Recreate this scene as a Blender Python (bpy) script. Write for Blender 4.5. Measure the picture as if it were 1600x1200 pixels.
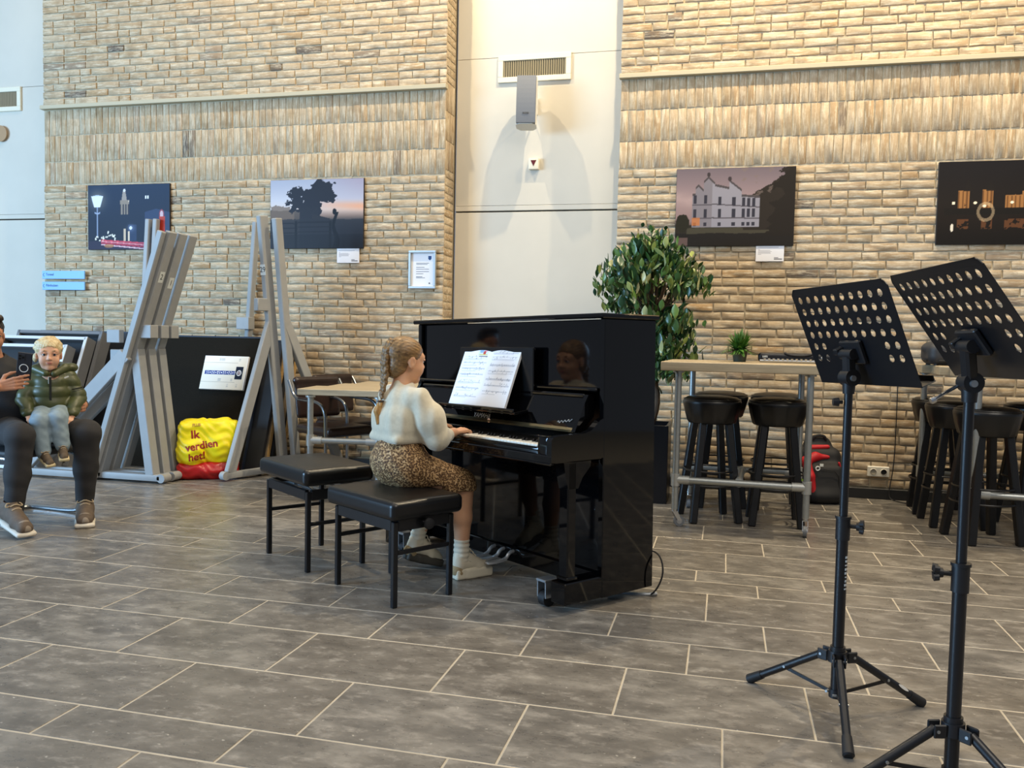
import bpy, bmesh, math, random
import numpy as np
from mathutils import Vector, Matrix
random.seed(7); rng = np.random.default_rng(7)
for o in list(bpy.data.objects): bpy.data.objects.remove(o, do_unlink=True)
SC = bpy.context.scene; COL = SC.collection
R = math.radians
# ------------------------------------------------------------ camera
cam = bpy.data.cameras.new('camera'); cam_o = bpy.data.objects.new('camera', cam); COL.objects.link(cam_o)
cr = Vector((0.970, 0.2417, 0.0203)); cf = Vector((-0.2410, 0.9690, -0.0545))
cf.normalize(); cr = (cr - cf*cr.dot(cf)).normalized(); cu = cr.cross(cf)
cam_o.matrix_world = Matrix(((cr.x, cu.x, -cf.x, 0), (cr.y, cu.y, -cf.y, 0), (cr.z, cu.z, -cf.z, 1.165), (0, 0, 0, 1)))
cam.sensor_width = 36; cam.lens = 36*1331.9/1600; cam.clip_start = .05
SC.camera = cam_o
# ------------------------------------------------------------ world, light, exposure
W = bpy.data.worlds.new('world'); SC.world = W; W.use_nodes = True
W.node_tree.nodes['Background'].inputs[0].default_value = (.78, .86, 1, 1)
W.node_tree.nodes['Background'].inputs[1].default_value = .22
VS = SC.view_settings; VS.view_transform = 'Standard'; VS.look = 'None'; VS.gamma = 1; VS.use_curve_mapping = False
VS.exposure = 0.14
def lamp(name, kind, loc, power, col, target=None, **kw):
    l = bpy.data.lights.new(name, kind); l.energy = power; l.color = col
    for k, v in kw.items(): setattr(l, k, v)
    o = bpy.data.objects.new(name, l); COL.objects.link(o); o.location = loc
    if target is not None:
        o.rotation_euler = (Vector(target) - Vector(loc)).to_track_quat('-Z', 'Y').to_euler()
    return o
WARM = (1, .82, .55); NEUT = (1, .91, .78); COOL = (.38, .66, 1)
for i, (x, pw) in enumerate(((-5.6, 70), (-3.0, 270), (-.5, 410), (2.0, 570))):
    lamp('spot_lamp', 'SPOT', (x, 5.72, 5.75), pw, WARM, (x, 6.55, 1.6), spot_size=R(125), spot_blend=.6, shadow_soft_size=.035)
lamp('daylight_left', 'AREA', (-10.0, -1.2, 2.6), 1050, COOL, (-4.0, 5.4, 1.3), shape='RECTANGLE', size=4.4, size_y=2.8)
lamp('fill_light', 'AREA', (-.6, 1.0, 6.6), 260, NEUT, (-.6, 1.2, 0), shape='RECTANGLE', size=12, size_y=8)  # broad unseen lamp added overhead for soft ambient fill, not a fitting
lamp('fill_light', 'AREA', (2.6, .6, 5.0), 110, NEUT, (0.4, 5.5, 1.2), shape='RECTANGLE', size=3, size_y=2)  # smaller unseen lamp added high on the right as extra fill
# ------------------------------------------------------------ materials
def lin(h):
    h = h.lstrip('#'); c = [int(h[i:i+2], 16)/255 for i in (0, 2, 4)]
    return tuple(x/12.92 if x <= .04045 else ((x+.055)/1.055)**2.4 for x in c)
MATS = {}
def mat(name, hx, rough=.5, metal=0, var=0, vs=12, bump=0, bs=80, spec=.5, coat=0, sheen=0, stretch=None, vcol=None):
    if name in MATS: return MATS[name]
    m = bpy.data.materials.new(name); m.use_nodes = True; nt = m.node_tree; p = nt.nodes['Principled BSDF']
    N = nt.nodes.new; Lk = nt.links.new
    c = lin(hx); p.inputs['Base Color'].default_value = (*c, 1); p.inputs['Roughness'].default_value = rough
    p.inputs['Metallic'].default_value = metal; p.inputs['Specular IOR Level'].default_value = spec
    p.inputs['Coat Weight'].default_value = coat; p.inputs['Coat Roughness'].default_value = .04
    if sheen: p.inputs['Sheen Weight'].default_value = sheen; p.inputs['Sheen Roughness'].default_value = .4
    tc = N('ShaderNodeTexCoord'); vec = tc.outputs['Object']
    if stretch:
        mp = N('ShaderNodeMapping'); mp.inputs['Scale'].default_value = stretch; Lk(vec, mp.inputs[0]); vec = mp.outputs[0]
    if vcol:
        a = N('ShaderNodeAttribute'); a.attribute_name = vcol; Lk(a.outputs['Color'], p.inputs['Base Color'])
    elif var:
        n = N('ShaderNodeTexNoise'); n.inputs['Scale'].default_value = vs; n.inputs['Detail'].default_value = 4; Lk(vec, n.inputs['Vector'])
        r = N('ShaderNodeValToRGB'); r.color_ramp.elements[0].position = .3; r.color_ramp.elements[1].position = .7
        r.color_ramp.elements[0].color = (*[x*(1-var) for x in c], 1); r.color_ramp.elements[1].color = (*[min(1, x*(1+var)) for x in c], 1)
        Lk(n.outputs[0], r.inputs[0]); Lk(r.outputs[0], p.inputs['Base Color'])
    if bump:
        n2 = N('ShaderNodeTexNoise'); n2.inputs['Scale'].default_value = bs; n2.inputs['Detail'].default_value = 3; Lk(vec, n2.inputs['Vector'])
        b = N('ShaderNodeBump'); b.inputs['Strength'].default_value = bump; b.inputs['Distance'].default_value = .004
        Lk(n2.outputs[0], b.inputs['Height']); Lk(b.outputs[0], p.inputs['Normal'])
    MATS[name] = m; return m
def ramp(nt, fac, stops):
    r = nt.nodes.new('ShaderNodeValToRGB'); e = r.color_ramp.elements
    while len(e) < len(stops): e.new(.5)
    for k, (pos, c) in enumerate(stops): e[k].position = pos; e[k].color = (*(lin(c) if isinstance(c, str) else (c, c, c)), 1)
    nt.links.new(fac, r.inputs[0]); return r.outputs[0]
def mixc(nt, f, a, b, mode='MIX'):
    n = nt.nodes.new('ShaderNodeMix'); n.data_type = 'RGBA'; n.blend_type = mode
    for s, v in ((n.inputs[0], f), (n.inputs[6], a), (n.inputs[7], b)):
        if hasattr(v, 'links') or isinstance(v, bpy.types.NodeSocket): nt.links.new(v, s)
        else: s.default_value = v if not isinstance(v, tuple) else (*v, 1)
    return n.outputs[2]
def noise(nt, vec, sc, det=4, rough=.55):
    n = nt.nodes.new('ShaderNodeTexNoise'); n.inputs['Scale'].default_value = sc; n.inputs['Detail'].default_value = det; n.inputs['Roughness'].default_value = rough
    nt.links.new(vec, n.inputs['Vector']); return n.outputs[0]
def mapping(nt, vec, s):
    n = nt.nodes.new('ShaderNodeMapping'); n.inputs['Scale'].default_value = s; nt.links.new(vec, n.inputs[0]); return n.outputs[0]
def math_(nt, op, a, b):
    n = nt.nodes.new('ShaderNodeMath'); n.operation = op
    for s, v in ((n.inputs[0], a), (n.inputs[1], b)):
        if isinstance(v, bpy.types.NodeSocket): nt.links.new(v, s)
        else: s.default_value = v
    return n.outputs[0]
def brick_mat(name, vertical):
    m = bpy.data.materials.new(name); m.use_nodes = True; nt = m.node_tree; p = nt.nodes['Principled BSDF']; L = nt.links.new
    oi = nt.nodes.new('ShaderNodeObjectInfo'); at = nt.nodes.new('ShaderNodeAttribute'); at.attribute_name = 'bv'
    v = math_(nt, 'FRACT', math_(nt, 'ADD', oi.outputs['Random'], at.outputs['Fac']), 0)
    pos = nt.nodes.new('ShaderNodeNewGeometry').outputs['Position']
    sc = (62, 30, 7) if vertical else (9, 30, 62)
    st = noise(nt, mapping(nt, pos, sc), 1, 6, .72); n2 = noise(nt, pos, 9, 4); n3 = noise(nt, pos, 120, 3)
    base = ramp(nt, v, [(0, '#ac977a'), (.25, '#b8a386'), (.5, '#ae9878'), (.72, '#bfab8e'), (.90, '#a88c68'), (.93, '#ac967a'), (.985 if vertical else .965, '#a8937a'), (1, '#5e564f')])
    c = mixc(nt, ramp(nt, st, [(.47, 0.0), (.66, .9)]), base, lin('#d9ccb2'))
    c = mixc(nt, ramp(nt, n2, [(.50, 0.0), (.72, .55)]), c, lin('#8a7152'))
    c = mixc(nt, ramp(nt, n3, [(.60, 0.0), (.72, .5)]), c, lin('#8a7358'))
    L(c, p.inputs['Base Color']); p.inputs['Roughness'].default_value = .9; p.inputs['Specular IOR Level'].default_value = .2
    b = nt.nodes.new('ShaderNodeBump'); b.inputs['Strength'].default_value = .16; b.inputs['Distance'].default_value = .003
    L(math_(nt, 'ADD', st, math_(nt, 'MULTIPLY', n3, .5)), b.inputs['Height']); L(b.outputs[0], p.inputs['Normal'])
    return m
def tile_mat():
    m = bpy.data.materials.new('slate_tile'); m.use_nodes = True; nt = m.node_tree; p = nt.nodes['Principled BSDF']; L = nt.links.new
    oi = nt.nodes.new('ShaderNodeObjectInfo'); at = nt.nodes.new('ShaderNodeAttribute'); at.attribute_name = 'bv'
    v = math_(nt, 'FRACT', math_(nt, 'ADD', oi.outputs['Random'], at.outputs['Fac']), 0)
    pos = nt.nodes.new('ShaderNodeNewGeometry').outputs['Position']
    off = nt.nodes.new('ShaderNodeCombineXYZ'); L(math_(nt, 'MULTIPLY', v, 37.0), off.inputs[2])
    va = nt.nodes.new('ShaderNodeVectorMath'); va.operation = 'ADD'; L(pos, va.inputs[0]); L(off.outputs[0], va.inputs[1]); q = va.outputs[0]
    n1 = noise(nt, mapping(nt, q, (4, 7, 1)), 1.2, 6, .65); n2 = noise(nt, mapping(nt, q, (9, 16, 1)), 1.3, 7, .72); n3 = noise(nt, q, 60, 2)
    c = ramp(nt, n1, [(.30, '#56534f'), (.5, '#706c66'), (.68, '#908b83')])
    c = mixc(nt, ramp(nt, v, [(0, 0.0), (1, .35)]), c, lin('#6b6256'))
    c = mixc(nt, ramp(nt, n2, [(.53, 0.0), (.72, .75)]), c, lin('#a39d94'))
    c = mixc(nt, ramp(nt, n2, [(.30, .55), (.44, 0.0)]), c, lin('#4d4a47'))
    c = mixc(nt, ramp(nt, n3, [(.70, 0.0), (.76, .8)]), c, lin('#b3ada2'))
    L(c, p.inputs['Base Color']); p.inputs['Specular IOR Level'].default_value = .45
    L(ramp(nt, n2, [(.25, .22), (.75, .42)]), p.inputs['Roughness'])
    b = nt.nodes.new('ShaderNodeBump'); b.inputs['Strength'].default_value = .25; b.inputs['Distance'].default_value = .004
    L(math_(nt, 'ADD', n1, math_(nt, 'MULTIPLY', n2, .6)), b.inputs['Height']); L(b.outputs[0], p.inputs['Normal'])
    return m
def wood_mat(name, dark, light):
    m = bpy.data.materials.new(name); m.use_nodes = True; nt = m.node_tree; p = nt.nodes['Principled BSDF']; L = nt.links.new
    tc = nt.nodes.new('ShaderNodeTexCoord').outputs['Object']
    g = noise(nt, mapping(nt, tc, (1.5, 22, 22)), 1.6, 6, .6)
    L(ramp(nt, g, [(.3, dark), (.68, light)]), p.inputs['Base Color']); p.inputs['Roughness'].default_value = .55
    b = nt.nodes.new('ShaderNodeBump'); b.inputs['Strength'].default_value = .15; L(g, b.inputs['Height']); L(b.outputs[0], p.inputs['Normal'])
    return m
# ------------------------------------------------------------ mesh helpers
class MB:
    def __init__(s): s.v = []; s.f = []; s.c = []
    def add(s, vs, fs, col=None):
        o = len(s.v); s.v += [tuple(v) for v in vs]; s.f += [tuple(i+o for i in f) for f in fs]; s.c += [col]*len(vs); return s
    def box(s, c, d, rot=None, col=None, ch=0):
        c = Vector(c); hx, hy, hz = d[0]/2, d[1]/2, d[2]/2
        if not ch:
            P = [Vector((x*hx, y*hy, z*hz)) for z in (-1, 1) for x, y in ((-1, -1), (1, -1), (1, 1), (-1, 1))]
            F = [(3, 2, 1, 0), (4, 5, 6, 7), (0, 1, 5, 4), (1, 2, 6, 5), (2, 3, 7, 6), (3, 0, 4, 7)]
        else:
            bm = bmesh.new(); bmesh.ops.create_cube(bm, size=1, matrix=Matrix.Diagonal((*d, 1)))
            bmesh.ops.bevel(bm, geom=bm.edges[:], offset=ch, segments=2 if ch > .006 else 1, profile=.6, affect='EDGES'); bm.verts.index_update()
            P = [v.co.copy() for v in bm.verts]; F = [tuple(v.index for v in f.verts) for f in bm.faces]; bm.free()
        if rot is not None: P = [rot @ p for p in P]
        return s.add([p + c for p in P], F, col)
    def bar(s, a, b, w, d, dv=(0, 0, 1), ch=0, col=None):
        """beam a-b, w along the cross of its axis and dv, d along dv"""
        a = Vector(a); b = Vector(b); z = (b-a); ln = z.length; z.normalize(); y = Vector(dv); y = (y - z*y.dot(z)).normalized(); x = y.cross(z)
        return s.box((a+b)/2, (w, d, ln), Matrix((x, y, z)).transposed(), col, ch)
    def cyl(s, a, b, r0, r1=None, n=16, cap=True, col=None):
        r1 = r0 if r1 is None else r1; a = Vector(a); b = Vector(b); z = (b-a).normalized()
        x = z.orthogonal().normalized(); y = z.cross(x)
        P = []; 
        for q, r in ((a, r0), (b, r1)): P += [q + r*(math.cos(t)*x + math.sin(t)*y) for t in [2*math.pi*i/n for i in range(n)]]
        F = [(i, (i+1) % n, n+(i+1) % n, n+i) for i in range(n)]
        if cap: F += [tuple(range(n-1, -1, -1)), tuple(range(n, 2*n))]
        return s.add(P, F, col)
    def tube(s, pts, r, n=10, closed=False, col=None, smooth=0):
        pts = [Vector(p) for p in pts]
        for _ in range(smooth):
            q = []
            m = len(pts); rg_ = range(m) if closed else range(m-1)
            if not closed: q.append(pts[0])
            for i in rg_:
                a, b = pts[i], pts[(i+1) % m]; q += [a*.75+b*.25, a*.25+b*.75]
            if not closed: q.append(pts[-1])
            pts = q
        m = len(pts); rs = r if isinstance(r, (list, tuple)) else [r]*m
        if len(rs) != m: rs = [rs[min(len(rs)-1, int(i*len(rs)/m))] for i in range(m)]
        P = []; px = None
        for i, p in enumerate(pts):
            if closed: t = pts[(i+1) % m]-pts[i-1]
            else: t = pts[min(i+1, m-1)]-pts[max(i-1, 0)]
            t.normalize()
            x = t.orthogonal().normalized() if px is None else (px - t*px.dot(t)).normalized()
            px = x; y = t.cross(x)
            P += [p + rs[i]*(math.cos(2*math.pi*k/n)*x + math.sin(2*math.pi*k/n)*y) for k in range(n)]
        F = []
        for i in range(m if closed else m-1):
            j = (i+1) % m
            F += [(i*n+k, i*n+(k+1) % n, j*n+(k+1) % n, j*n+k) for k in range(n)]
        if not closed: F += [tuple(range(n-1, -1, -1)), tuple((m-1)*n+k for k in range(n))]
        return s.add(P, F, col)
    def lathe(s, prof, c=(0, 0, 0), n=24, col=None, wob=None, cap=True):
        P = []; m = len(prof)
        for r, z in prof:
            for k in range(n):
                t = 2*math.pi*k/n; rr = r*(wob(t, z) if wob else 1); P.append((c[0]+rr*math.cos(t), c[1]+rr*math.sin(t), c[2]+z))
        F = [(i*n+k, i*n+(k+1) % n, (i+1)*n+(k+1) % n, (i+1)*n+k) for i in range(m-1) for k in range(n)]
        if cap: F += [tuple(range(n-1, -1, -1)), tuple((m-1)*n+k for k in range(n))]
        return s.add(P, F, col)
    def prism(s, poly, h0, h1, ax='z', col=None):
        """polygon extruded along axis ax: x -> (h,u,v), y -> (u,h,v), z -> (u,v,h)"""
        n = len(poly); mk = {'x': lambda u, v, h: (h, u, v), 'y': lambda u, v, h: (u, h, v), 'z': lambda u, v, h: (u, v, h)}[ax]
        P = [mk(u, v, h0) for u, v in poly] + [mk(u, v, h1) for u, v in poly]
        return s.add(P, [tuple(range(n-1, -1, -1)), tuple(range(n, 2*n))] + [(i, (i+1) % n, n+(i+1) % n, n+i) for i in range(n)], col)
    def mesh(s, name, m=None, ang=35, attr=None):
        me = bpy.data.meshes.new(name); me.from_pydata(s.v, [], s.f)
        bm = bmesh.new(); bm.from_mesh(me); bmesh.ops.recalc_face_normals(bm, faces=bm.faces[:]); bm.to_mesh(me); bm.free()
        me.polygons.foreach_set('use_smooth', [True]*len(me.polygons)); me.set_sharp_from_angle(angle=R(ang))
        if attr == 'bv':
            a = me.attributes.new('bv', 'FLOAT', 'POINT'); a.data.foreach_set('value', [c or 0 for c in s.c])
        elif attr == 'col':
            a = me.color_attributes.new('col', 'FLOAT_COLOR', 'POINT')
            a.data.foreach_set('color', np.array([(*(lin(c) if isinstance(c, str) else c), 1) for c in s.c], dtype=np.float32).ravel())
        if m: me.materials.append(m)
        return me
    def build(s, name, m, parent=None, ang=35, attr=None):
        return link(name, s.mesh(name, m, ang, attr), parent)
def link(name, me, parent=None):
    o = bpy.data.objects.new(name, me); COL.objects.link(o)
    if parent: o.parent = parent
    return o
def tag(o, label, cat, group=None):
    o['label'] = label; o['category'] = cat
    if group: o['group'] = group
    return o
def thing(name, label, cat, loc=(0, 0, 0), rz=0, group=None):
    o = bpy.data.objects.new(name, None); COL.objects.link(o); o.location = loc; o.rotation_euler = (0, 0, rz); o.empty_display_size = .05
    return tag(o, label, cat, group)
def struct(o): o['kind'] = 'structure'; return o
def stuff(o): o['kind'] = 'stuff'; return o
def dup(root, label=None, group=None, loc=None, rz=None):
    r = root.copy(); COL.objects.link(r)
    if label: r['label'] = label
    if group: r['group'] = group
    if loc is not None: r.location = loc
    if rz is not None: r.rotation_euler = (0, 0, rz)
    for ch in list(root.children):
        c = ch.copy(); COL.objects.link(c); c.parent = r
        for g in list(ch.children):
            d = g.copy(); COL.objects.link(d); d.parent = c
    return r
def text(s, size, ext=.0004, align='CENTER', bold=0):
    cu_ = bpy.data.curves.new('lettering', 'FONT'); cu_.body = s; cu_.size = size; cu_.extrude = ext; cu_.align_x = align; cu_.align_y = 'CENTER'; cu_.offset = bold
    o = bpy.data.objects.new('lettering', cu_); COL.objects.link(o)
    me = bpy.data.meshes.new_from_object(o.evaluated_get(bpy.context.evaluated_depsgraph_get()))
    bpy.data.objects.remove(o); return me
def lettering(s, size, m, parent, mtx, name='lettering', **kw):
    me = text(s, size, **kw); me.transform(mtx); me.materials.clear(); me.materials.append(m); return link(name, me, parent)
def frame_mtx(o, x, y, z): 
    return Matrix(((x[0], y[0], z[0], o[0]), (x[1], y[1], z[1], o[1]), (x[2], y[2], z[2], o[2]), (0, 0, 0, 1)))
def raster(name, w, h, nx, ny, fn, m, parent, mtx):
    """flat print: a fine grid whose points take the printed colour fn(u,v) (u right, v up, 0..1) -> sRGB array"""
    u, v = np.meshgrid(np.linspace(0, 1, nx), np.linspace(0, 1, ny)); rgb = np.clip(fn(u, v), 0, 1)
    l = np.where(rgb <= .04045, rgb/12.92, ((rgb+.055)/1.055)**2.4)
    P = np.stack([(u-.5)*w, (v-.5)*h, np.zeros_like(u)], -1).reshape(-1, 3)
    i = np.arange(nx*ny).reshape(ny, nx); F = np.stack([i[:-1, :-1], i[:-1, 1:], i[1:, 1:], i[1:, :-1]], -1).reshape(-1, 4)
    me = bpy.data.meshes.new(name); me.from_pydata(P.tolist(), [], F.tolist())
    a = me.color_attributes.new('col', 'FLOAT_COLOR', 'POINT'); a.data.foreach_set('color', np.concatenate([l.reshape(-1, 3), np.ones((nx*ny, 1))], 1).astype(np.float32).ravel())
    me.transform(mtx); me.materials.append(m); return link(name, me, parent)
# ------------------------------------------------------------ implicit surfaces (bodies, clothes, soft things)
def sdf_mesh(name, prims, vox, m=None, k=.02, parent=None, disp=None):
    lo = np.full(3, 1e9); hi = -lo; bb = []
    for pr in prims:
        t = pr[0].lstrip('-')
        if t == 'c':
            a, b, ra, rb = np.array(pr[1], float), np.array(pr[2], float), pr[3], pr[4]; r = max(ra, rb); l, h = np.minimum(a, b)-r, np.maximum(a, b)+r
        else:
            c = np.array(pr[1], float); e = np.linalg.norm(np.array(pr[2], float)) if pr[3] is not None else np.array(pr[2], float); l, h = c-e, c+e
        bb.append((l, h))
        if pr[0][0] != '-': lo = np.minimum(lo, l); hi = np.maximum(hi, h)
    lo -= 3*vox+.01; hi += 3*vox+.01; n = np.ceil((hi-lo)/vox).astype(int)+1
    ax = [(lo[i]+vox*np.arange(n[i])).astype(np.float32) for i in range(3)]
    f = np.full(tuple(n), 1.0, np.float32)
    for pr, (l, h) in zip(prims, bb):
        neg = pr[0][0] == '-'; t = pr[0].lstrip('-')
        kk = (pr[5] if t == 'c' and len(pr) > 5 else pr[4] if t == 'e' and len(pr) > 4 else pr[5] if t == 'b' and len(pr) > 5 else k)
        mg = max(kk, 0)+3*vox
        i0 = np.maximum(0, np.floor((l-mg-lo)/vox).astype(int)); i1 = np.minimum(n, np.ceil((h+mg-lo)/vox).astype(int)+1)
        if (i1 <= i0).any(): continue
        sl = tuple(slice(a, b) for a, b in zip(i0, i1))
        X, Y, Z = np.meshgrid(*[ax[i][sl[i]] for i in range(3)], indexing='ij', sparse=True)
        if t == 'c':
            a = np.array(pr[1], np.float32); b = np.array(pr[2], np.float32); d = b-a; dd = float(d@d)+1e-12
            T = np.clip(((X-a[0])*d[0]+(Y-a[1])*d[1]+(Z-a[2])*d[2])/dd, 0, 1)
            g = np.sqrt((X-a[0]-T*d[0])**2+(Y-a[1]-T*d[1])**2+(Z-a[2]-T*d[2])**2)-(pr[3]+(pr[4]-pr[3])*T)
        else:
            c = pr[1]; x, y, z = X-c[0], Y-c[1], Z-c[2]
            if pr[3] is not None:
                Q = np.array(pr[3], np.float32)  # columns = local axes
                x, y, z = Q[0, 0]*x+Q[1, 0]*y+Q[2, 0]*z, Q[0, 1]*x+Q[1, 1]*y+Q[2, 1]*z, Q[0, 2]*x+Q[1, 2]*y+Q[2, 2]*z
            e = pr[2]
            if t == 'e':
                k0 = np.sqrt((x/e[0])**2+(y/e[1])**2+(z/e[2])**2); k1 = np.sqrt((x/e[0]**2)**2+(y/e[1]**2)**2+(z/e[2]**2)**2)+1e-9
                g = k0*(k0-1)/k1
            else:
                r = pr[4]; qx, qy, qz = np.abs(x)-e[0]+r, np.abs(y)-e[1]+r, np.abs(z)-e[2]+r
                g = np.sqrt(np.maximum(qx, 0)**2+np.maximum(qy, 0)**2+np.maximum(qz, 0)**2)+np.minimum(np.maximum(np.maximum(qx, qy), qz), 0)-r
        s = f[sl]; g = g.astype(np.float32)
        if neg:
            g = -g; hh = np.maximum(kk-np.abs(s-g), 0)/max(kk, 1e-6); f[sl] = np.maximum(s, g)+hh*hh*kk/4
        else:
            hh = np.maximum(kk-np.abs(s-g), 0)/max(kk, 1e-6); f[sl] = np.minimum(s, g)-hh*hh*kk/4
    if disp is not None:
        X, Y, Z = np.meshgrid(*ax, indexing='ij', sparse=True); f += disp(X, Y, Z).astype(np.float32)
    # surface nets
    neg = f < 0
    cs = np.zeros(tuple(n-1), np.int8)
    for dx in (0, 1):
        for dy in (0, 1):
            for dz in (0, 1): cs += neg[dx:n[0]-1+dx, dy:n[1]-1+dy, dz:n[2]-1+dz]
    act = np.argwhere((cs > 0) & (cs < 8)); idx = np.full(tuple(n-1), -1, np.int64); idx[tuple(act.T)] = np.arange(len(act))
    acc = np.zeros((len(act), 3)); cnt = np.zeros(len(act))
    for d in range(3):
        o1, o2 = [i for i in range(3) if i != d]
        for a in (0, 1):
            for b in (0, 1):
                p0 = act.copy(); p0[:, o1] += a; p0[:, o2] += b; p1 = p0.copy(); p1[:, d] += 1
                v0 = f[tuple(p0.T)]; v1 = f[tuple(p1.T)]; s = (v0 < 0) != (v1 < 0)
                t = np.where(s, v0/np.where(v0 == v1, 1, v0-v1), 0); q = p0.astype(float); q[:, d] += t
                acc[s] += q[s]; cnt[s] += 1
    V = lo+vox*acc/cnt[:, None]
    F = []
    for d in range(3):
        o1, o2 = [(1, 2), (2, 0), (0, 1)][d]
        sl0 = [slice(None)]*3; sl1 = [slice(None)]*3; sl0[d] = slice(0, -1); sl1[d] = slice(1, None)
        e = np.argwhere(neg[tuple(sl0)] != neg[tuple(sl1)])
        e = e[(e[:, o1] > 0) & (e[:, o2] > 0) & (e[:, o1] < n[o1]-1) & (e[:, o2] < n[o2]-1)]
        if not len(e): continue
        q = []
        for a, b in ((0, 0), (1, 0), (1, 1), (0, 1)):
            c = e.copy(); c[:, o1] -= a; c[:, o2] -= b; q.append(idx[tuple(c.T)])
        q = np.stack(q, 1); fl = ~neg[tuple(e.T)]; q[fl] = q[fl][:, ::-1]; F.append(q)
    F = np.concatenate(F); F = F[(F >= 0).all(1)][:, ::-1]
    if (V[F[:, 0]]*np.cross(V[F[:, 1]]-V[F[:, 0]], V[F[:, 2]]-V[F[:, 0]])).sum() < 0: F = F[:, ::-1]
    me = bpy.data.meshes.new(name); nv, nf = len(V), len(F)
    me.vertices.add(nv); me.vertices.foreach_set('co', V.astype(np.float32).ravel())
    me.loops.add(nf*4); me.loops.foreach_set('vertex_index', F.astype(np.int32).ravel())
    me.polygons.add(nf); me.polygons.foreach_set('loop_start', np.arange(0, nf*4, 4, dtype=np.int32))
    me.update(calc_edges=True); me.polygons.foreach_set('use_smooth', np.ones(nf, bool)); me.validate()
    if m: me.materials.append(m)
    return link(name, me, parent)
def xf(prims, Mx):
    """move primitives by a rigid 4x4"""
    out = []; A = np.array(Mx); Q = A[:3, :3]; s = np.linalg.det(Q)**(1/3); T = A[:3, 3]; Qr = Q/s
    for p in prims:
        if p[0].lstrip('-') == 'c': out.append((p[0], Q@np.array(p[1])+T, Q@np.array(p[2])+T, p[3]*s, p[4]*s, *[x*s for x in p[5:]]))
        else:
            q = Qr if p[3] is None else Qr@np.array(p[3])
            out.append((p[0], Q@np.array(p[1])+T, [x*s for x in p[2]], q, *[x*s for x in p[4:]]))
    return out
# ============================================================ floor
YW = 6.893
grout = mat('grout', '#b3a997', .8, var=.1)
TILE = tile_mat()
fl = MB().box((-2, 2.5, -.0305), (22, 9.6, .0586)).build('floor', grout); struct(fl)
rows = [(-1.0, .3), (-.6, 0), (-.2, .1), (.2, .4), (.6, .15), (.99, .5), (1.39, .2), (1.79, -1.532), (1.99, -1.306), (2.194, -1.77), (2.594, .298), (2.99, .505), (3.297, .789), (3.593, .558), (3.99, .185),
        (4.188, .497), (4.39, .641), (4.79, .844), (5.088, .507), (5.475, .145), (5.68, .62), (5.97, .898), (6.26, .718), (6.64, 1.083), (6.885, 0)]
def tile_shape(mb, c, w, d, bv=None):
    a, b, e = w/2, d/2, .0025
    P = [(-a, -b, -.02), (a, -b, -.02), (a, b, -.02), (-a, b, -.02), (-a, -b, -.002), (a, -b, -.002), (a, b, -.002), (-a, b, -.002), (-a+e, -b+e, 0), (a-e, -b+e, 0), (a-e, b-e, 0), (-a+e, b-e, 0)]
    F = [(0, 1, 5, 4), (1, 2, 6, 5), (2, 3, 7, 6), (3, 0, 4, 7), (4, 5, 9, 8), (5, 6, 10, 9), (6, 7, 11, 10), (7, 4, 8, 11), (8, 9, 10, 11)]
    mb.add([(x+c[0], y+c[1], z+c[2]) for x, y, z in P], F, bv)
tmesh = {}; rest = MB()
for (y0, off), (y1, _) in zip(rows[:-1], rows[1:]):
    d = round(y1-y0-.0072, 3); yc = (y0+y1)/2; k0 = math.floor((-8-off)/.6); k1 = math.ceil((4.5-off)/.6)
    for k in range(k0, k1):
        xc = off+(k+.5)*.6; z = random.uniform(-.0002, .0002)
        if y0 > 1.7 and -1.02*y1-.55 < xc < .335*y1+.45:
            if d not in tmesh:
                mb = MB(); tile_shape(mb, (0, 0, 0), 0.595, d); tmesh[d] = mb.mesh('tile', TILE)
            o = link('tile', tmesh[d], fl); o.location = (xc, yc, z); o.rotation_euler = (random.uniform(-.0004, .0004), random.uniform(-.0004, .0004), 0)
        else: tile_shape(rest, (xc, yc, z), 0.595, d, random.random())
stuff(rest.build('outer_tiles', TILE, fl, attr='bv'))
# ============================================================ brick piers
BR_H = brick_mat('pale_brick', False); BR_V = brick_mat('pale_brick_upright', True)
mortar = mat('mortar', '#bdb095', .95, var=.15, vs=30, bump=.3, bs=160)
def brick_shape(mb, c, w, h, rr, dep=.026, rot=0, bv=None, facing=(1, 0)):
    """front towards -y, irregular outline with a worn arris"""
    a, b = w/2, h/2; j = lambda s: rr.uniform(-s, s)
    out = []
    for x, z in ((-a, -b), (-a/3, -b), (a/3, -b), (a, -b), (a, b), (a/3, b), (-a/3, b), (-a, b)): out.append((x+j(.003), z+j(.0028)))
    P = [(x, dep-.006, z) for x, z in out] + [(x, .0018, z) for x, z in out] + [(x*(1-.0024/a)+j(.001), j(.0012), z*(1-.0024/b)+j(.001)) for x, z in out]
    n = 8; F = [(i+k*n, (i+1) % n+k*n, (i+1) % n+(k+1)*n, i+(k+1)*n) for k in (0, 1) for i in range(n)] + [tuple(range(2*n, 3*n))]
    Q = []
    cr_, sr_ = math.cos(rot), math.sin(rot)
    for x, y, z in P:
        x, z = cr_*x-sr_*z, sr_*x+cr_*z
        Q.append((c[0]+facing[0]*x-facing[1]*y, c[1]+facing[1]*x+facing[0]*y, c[2]+z))
    mb.add(Q, F, bv)
rb = random.Random(3); bmesh_lib = {}
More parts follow.
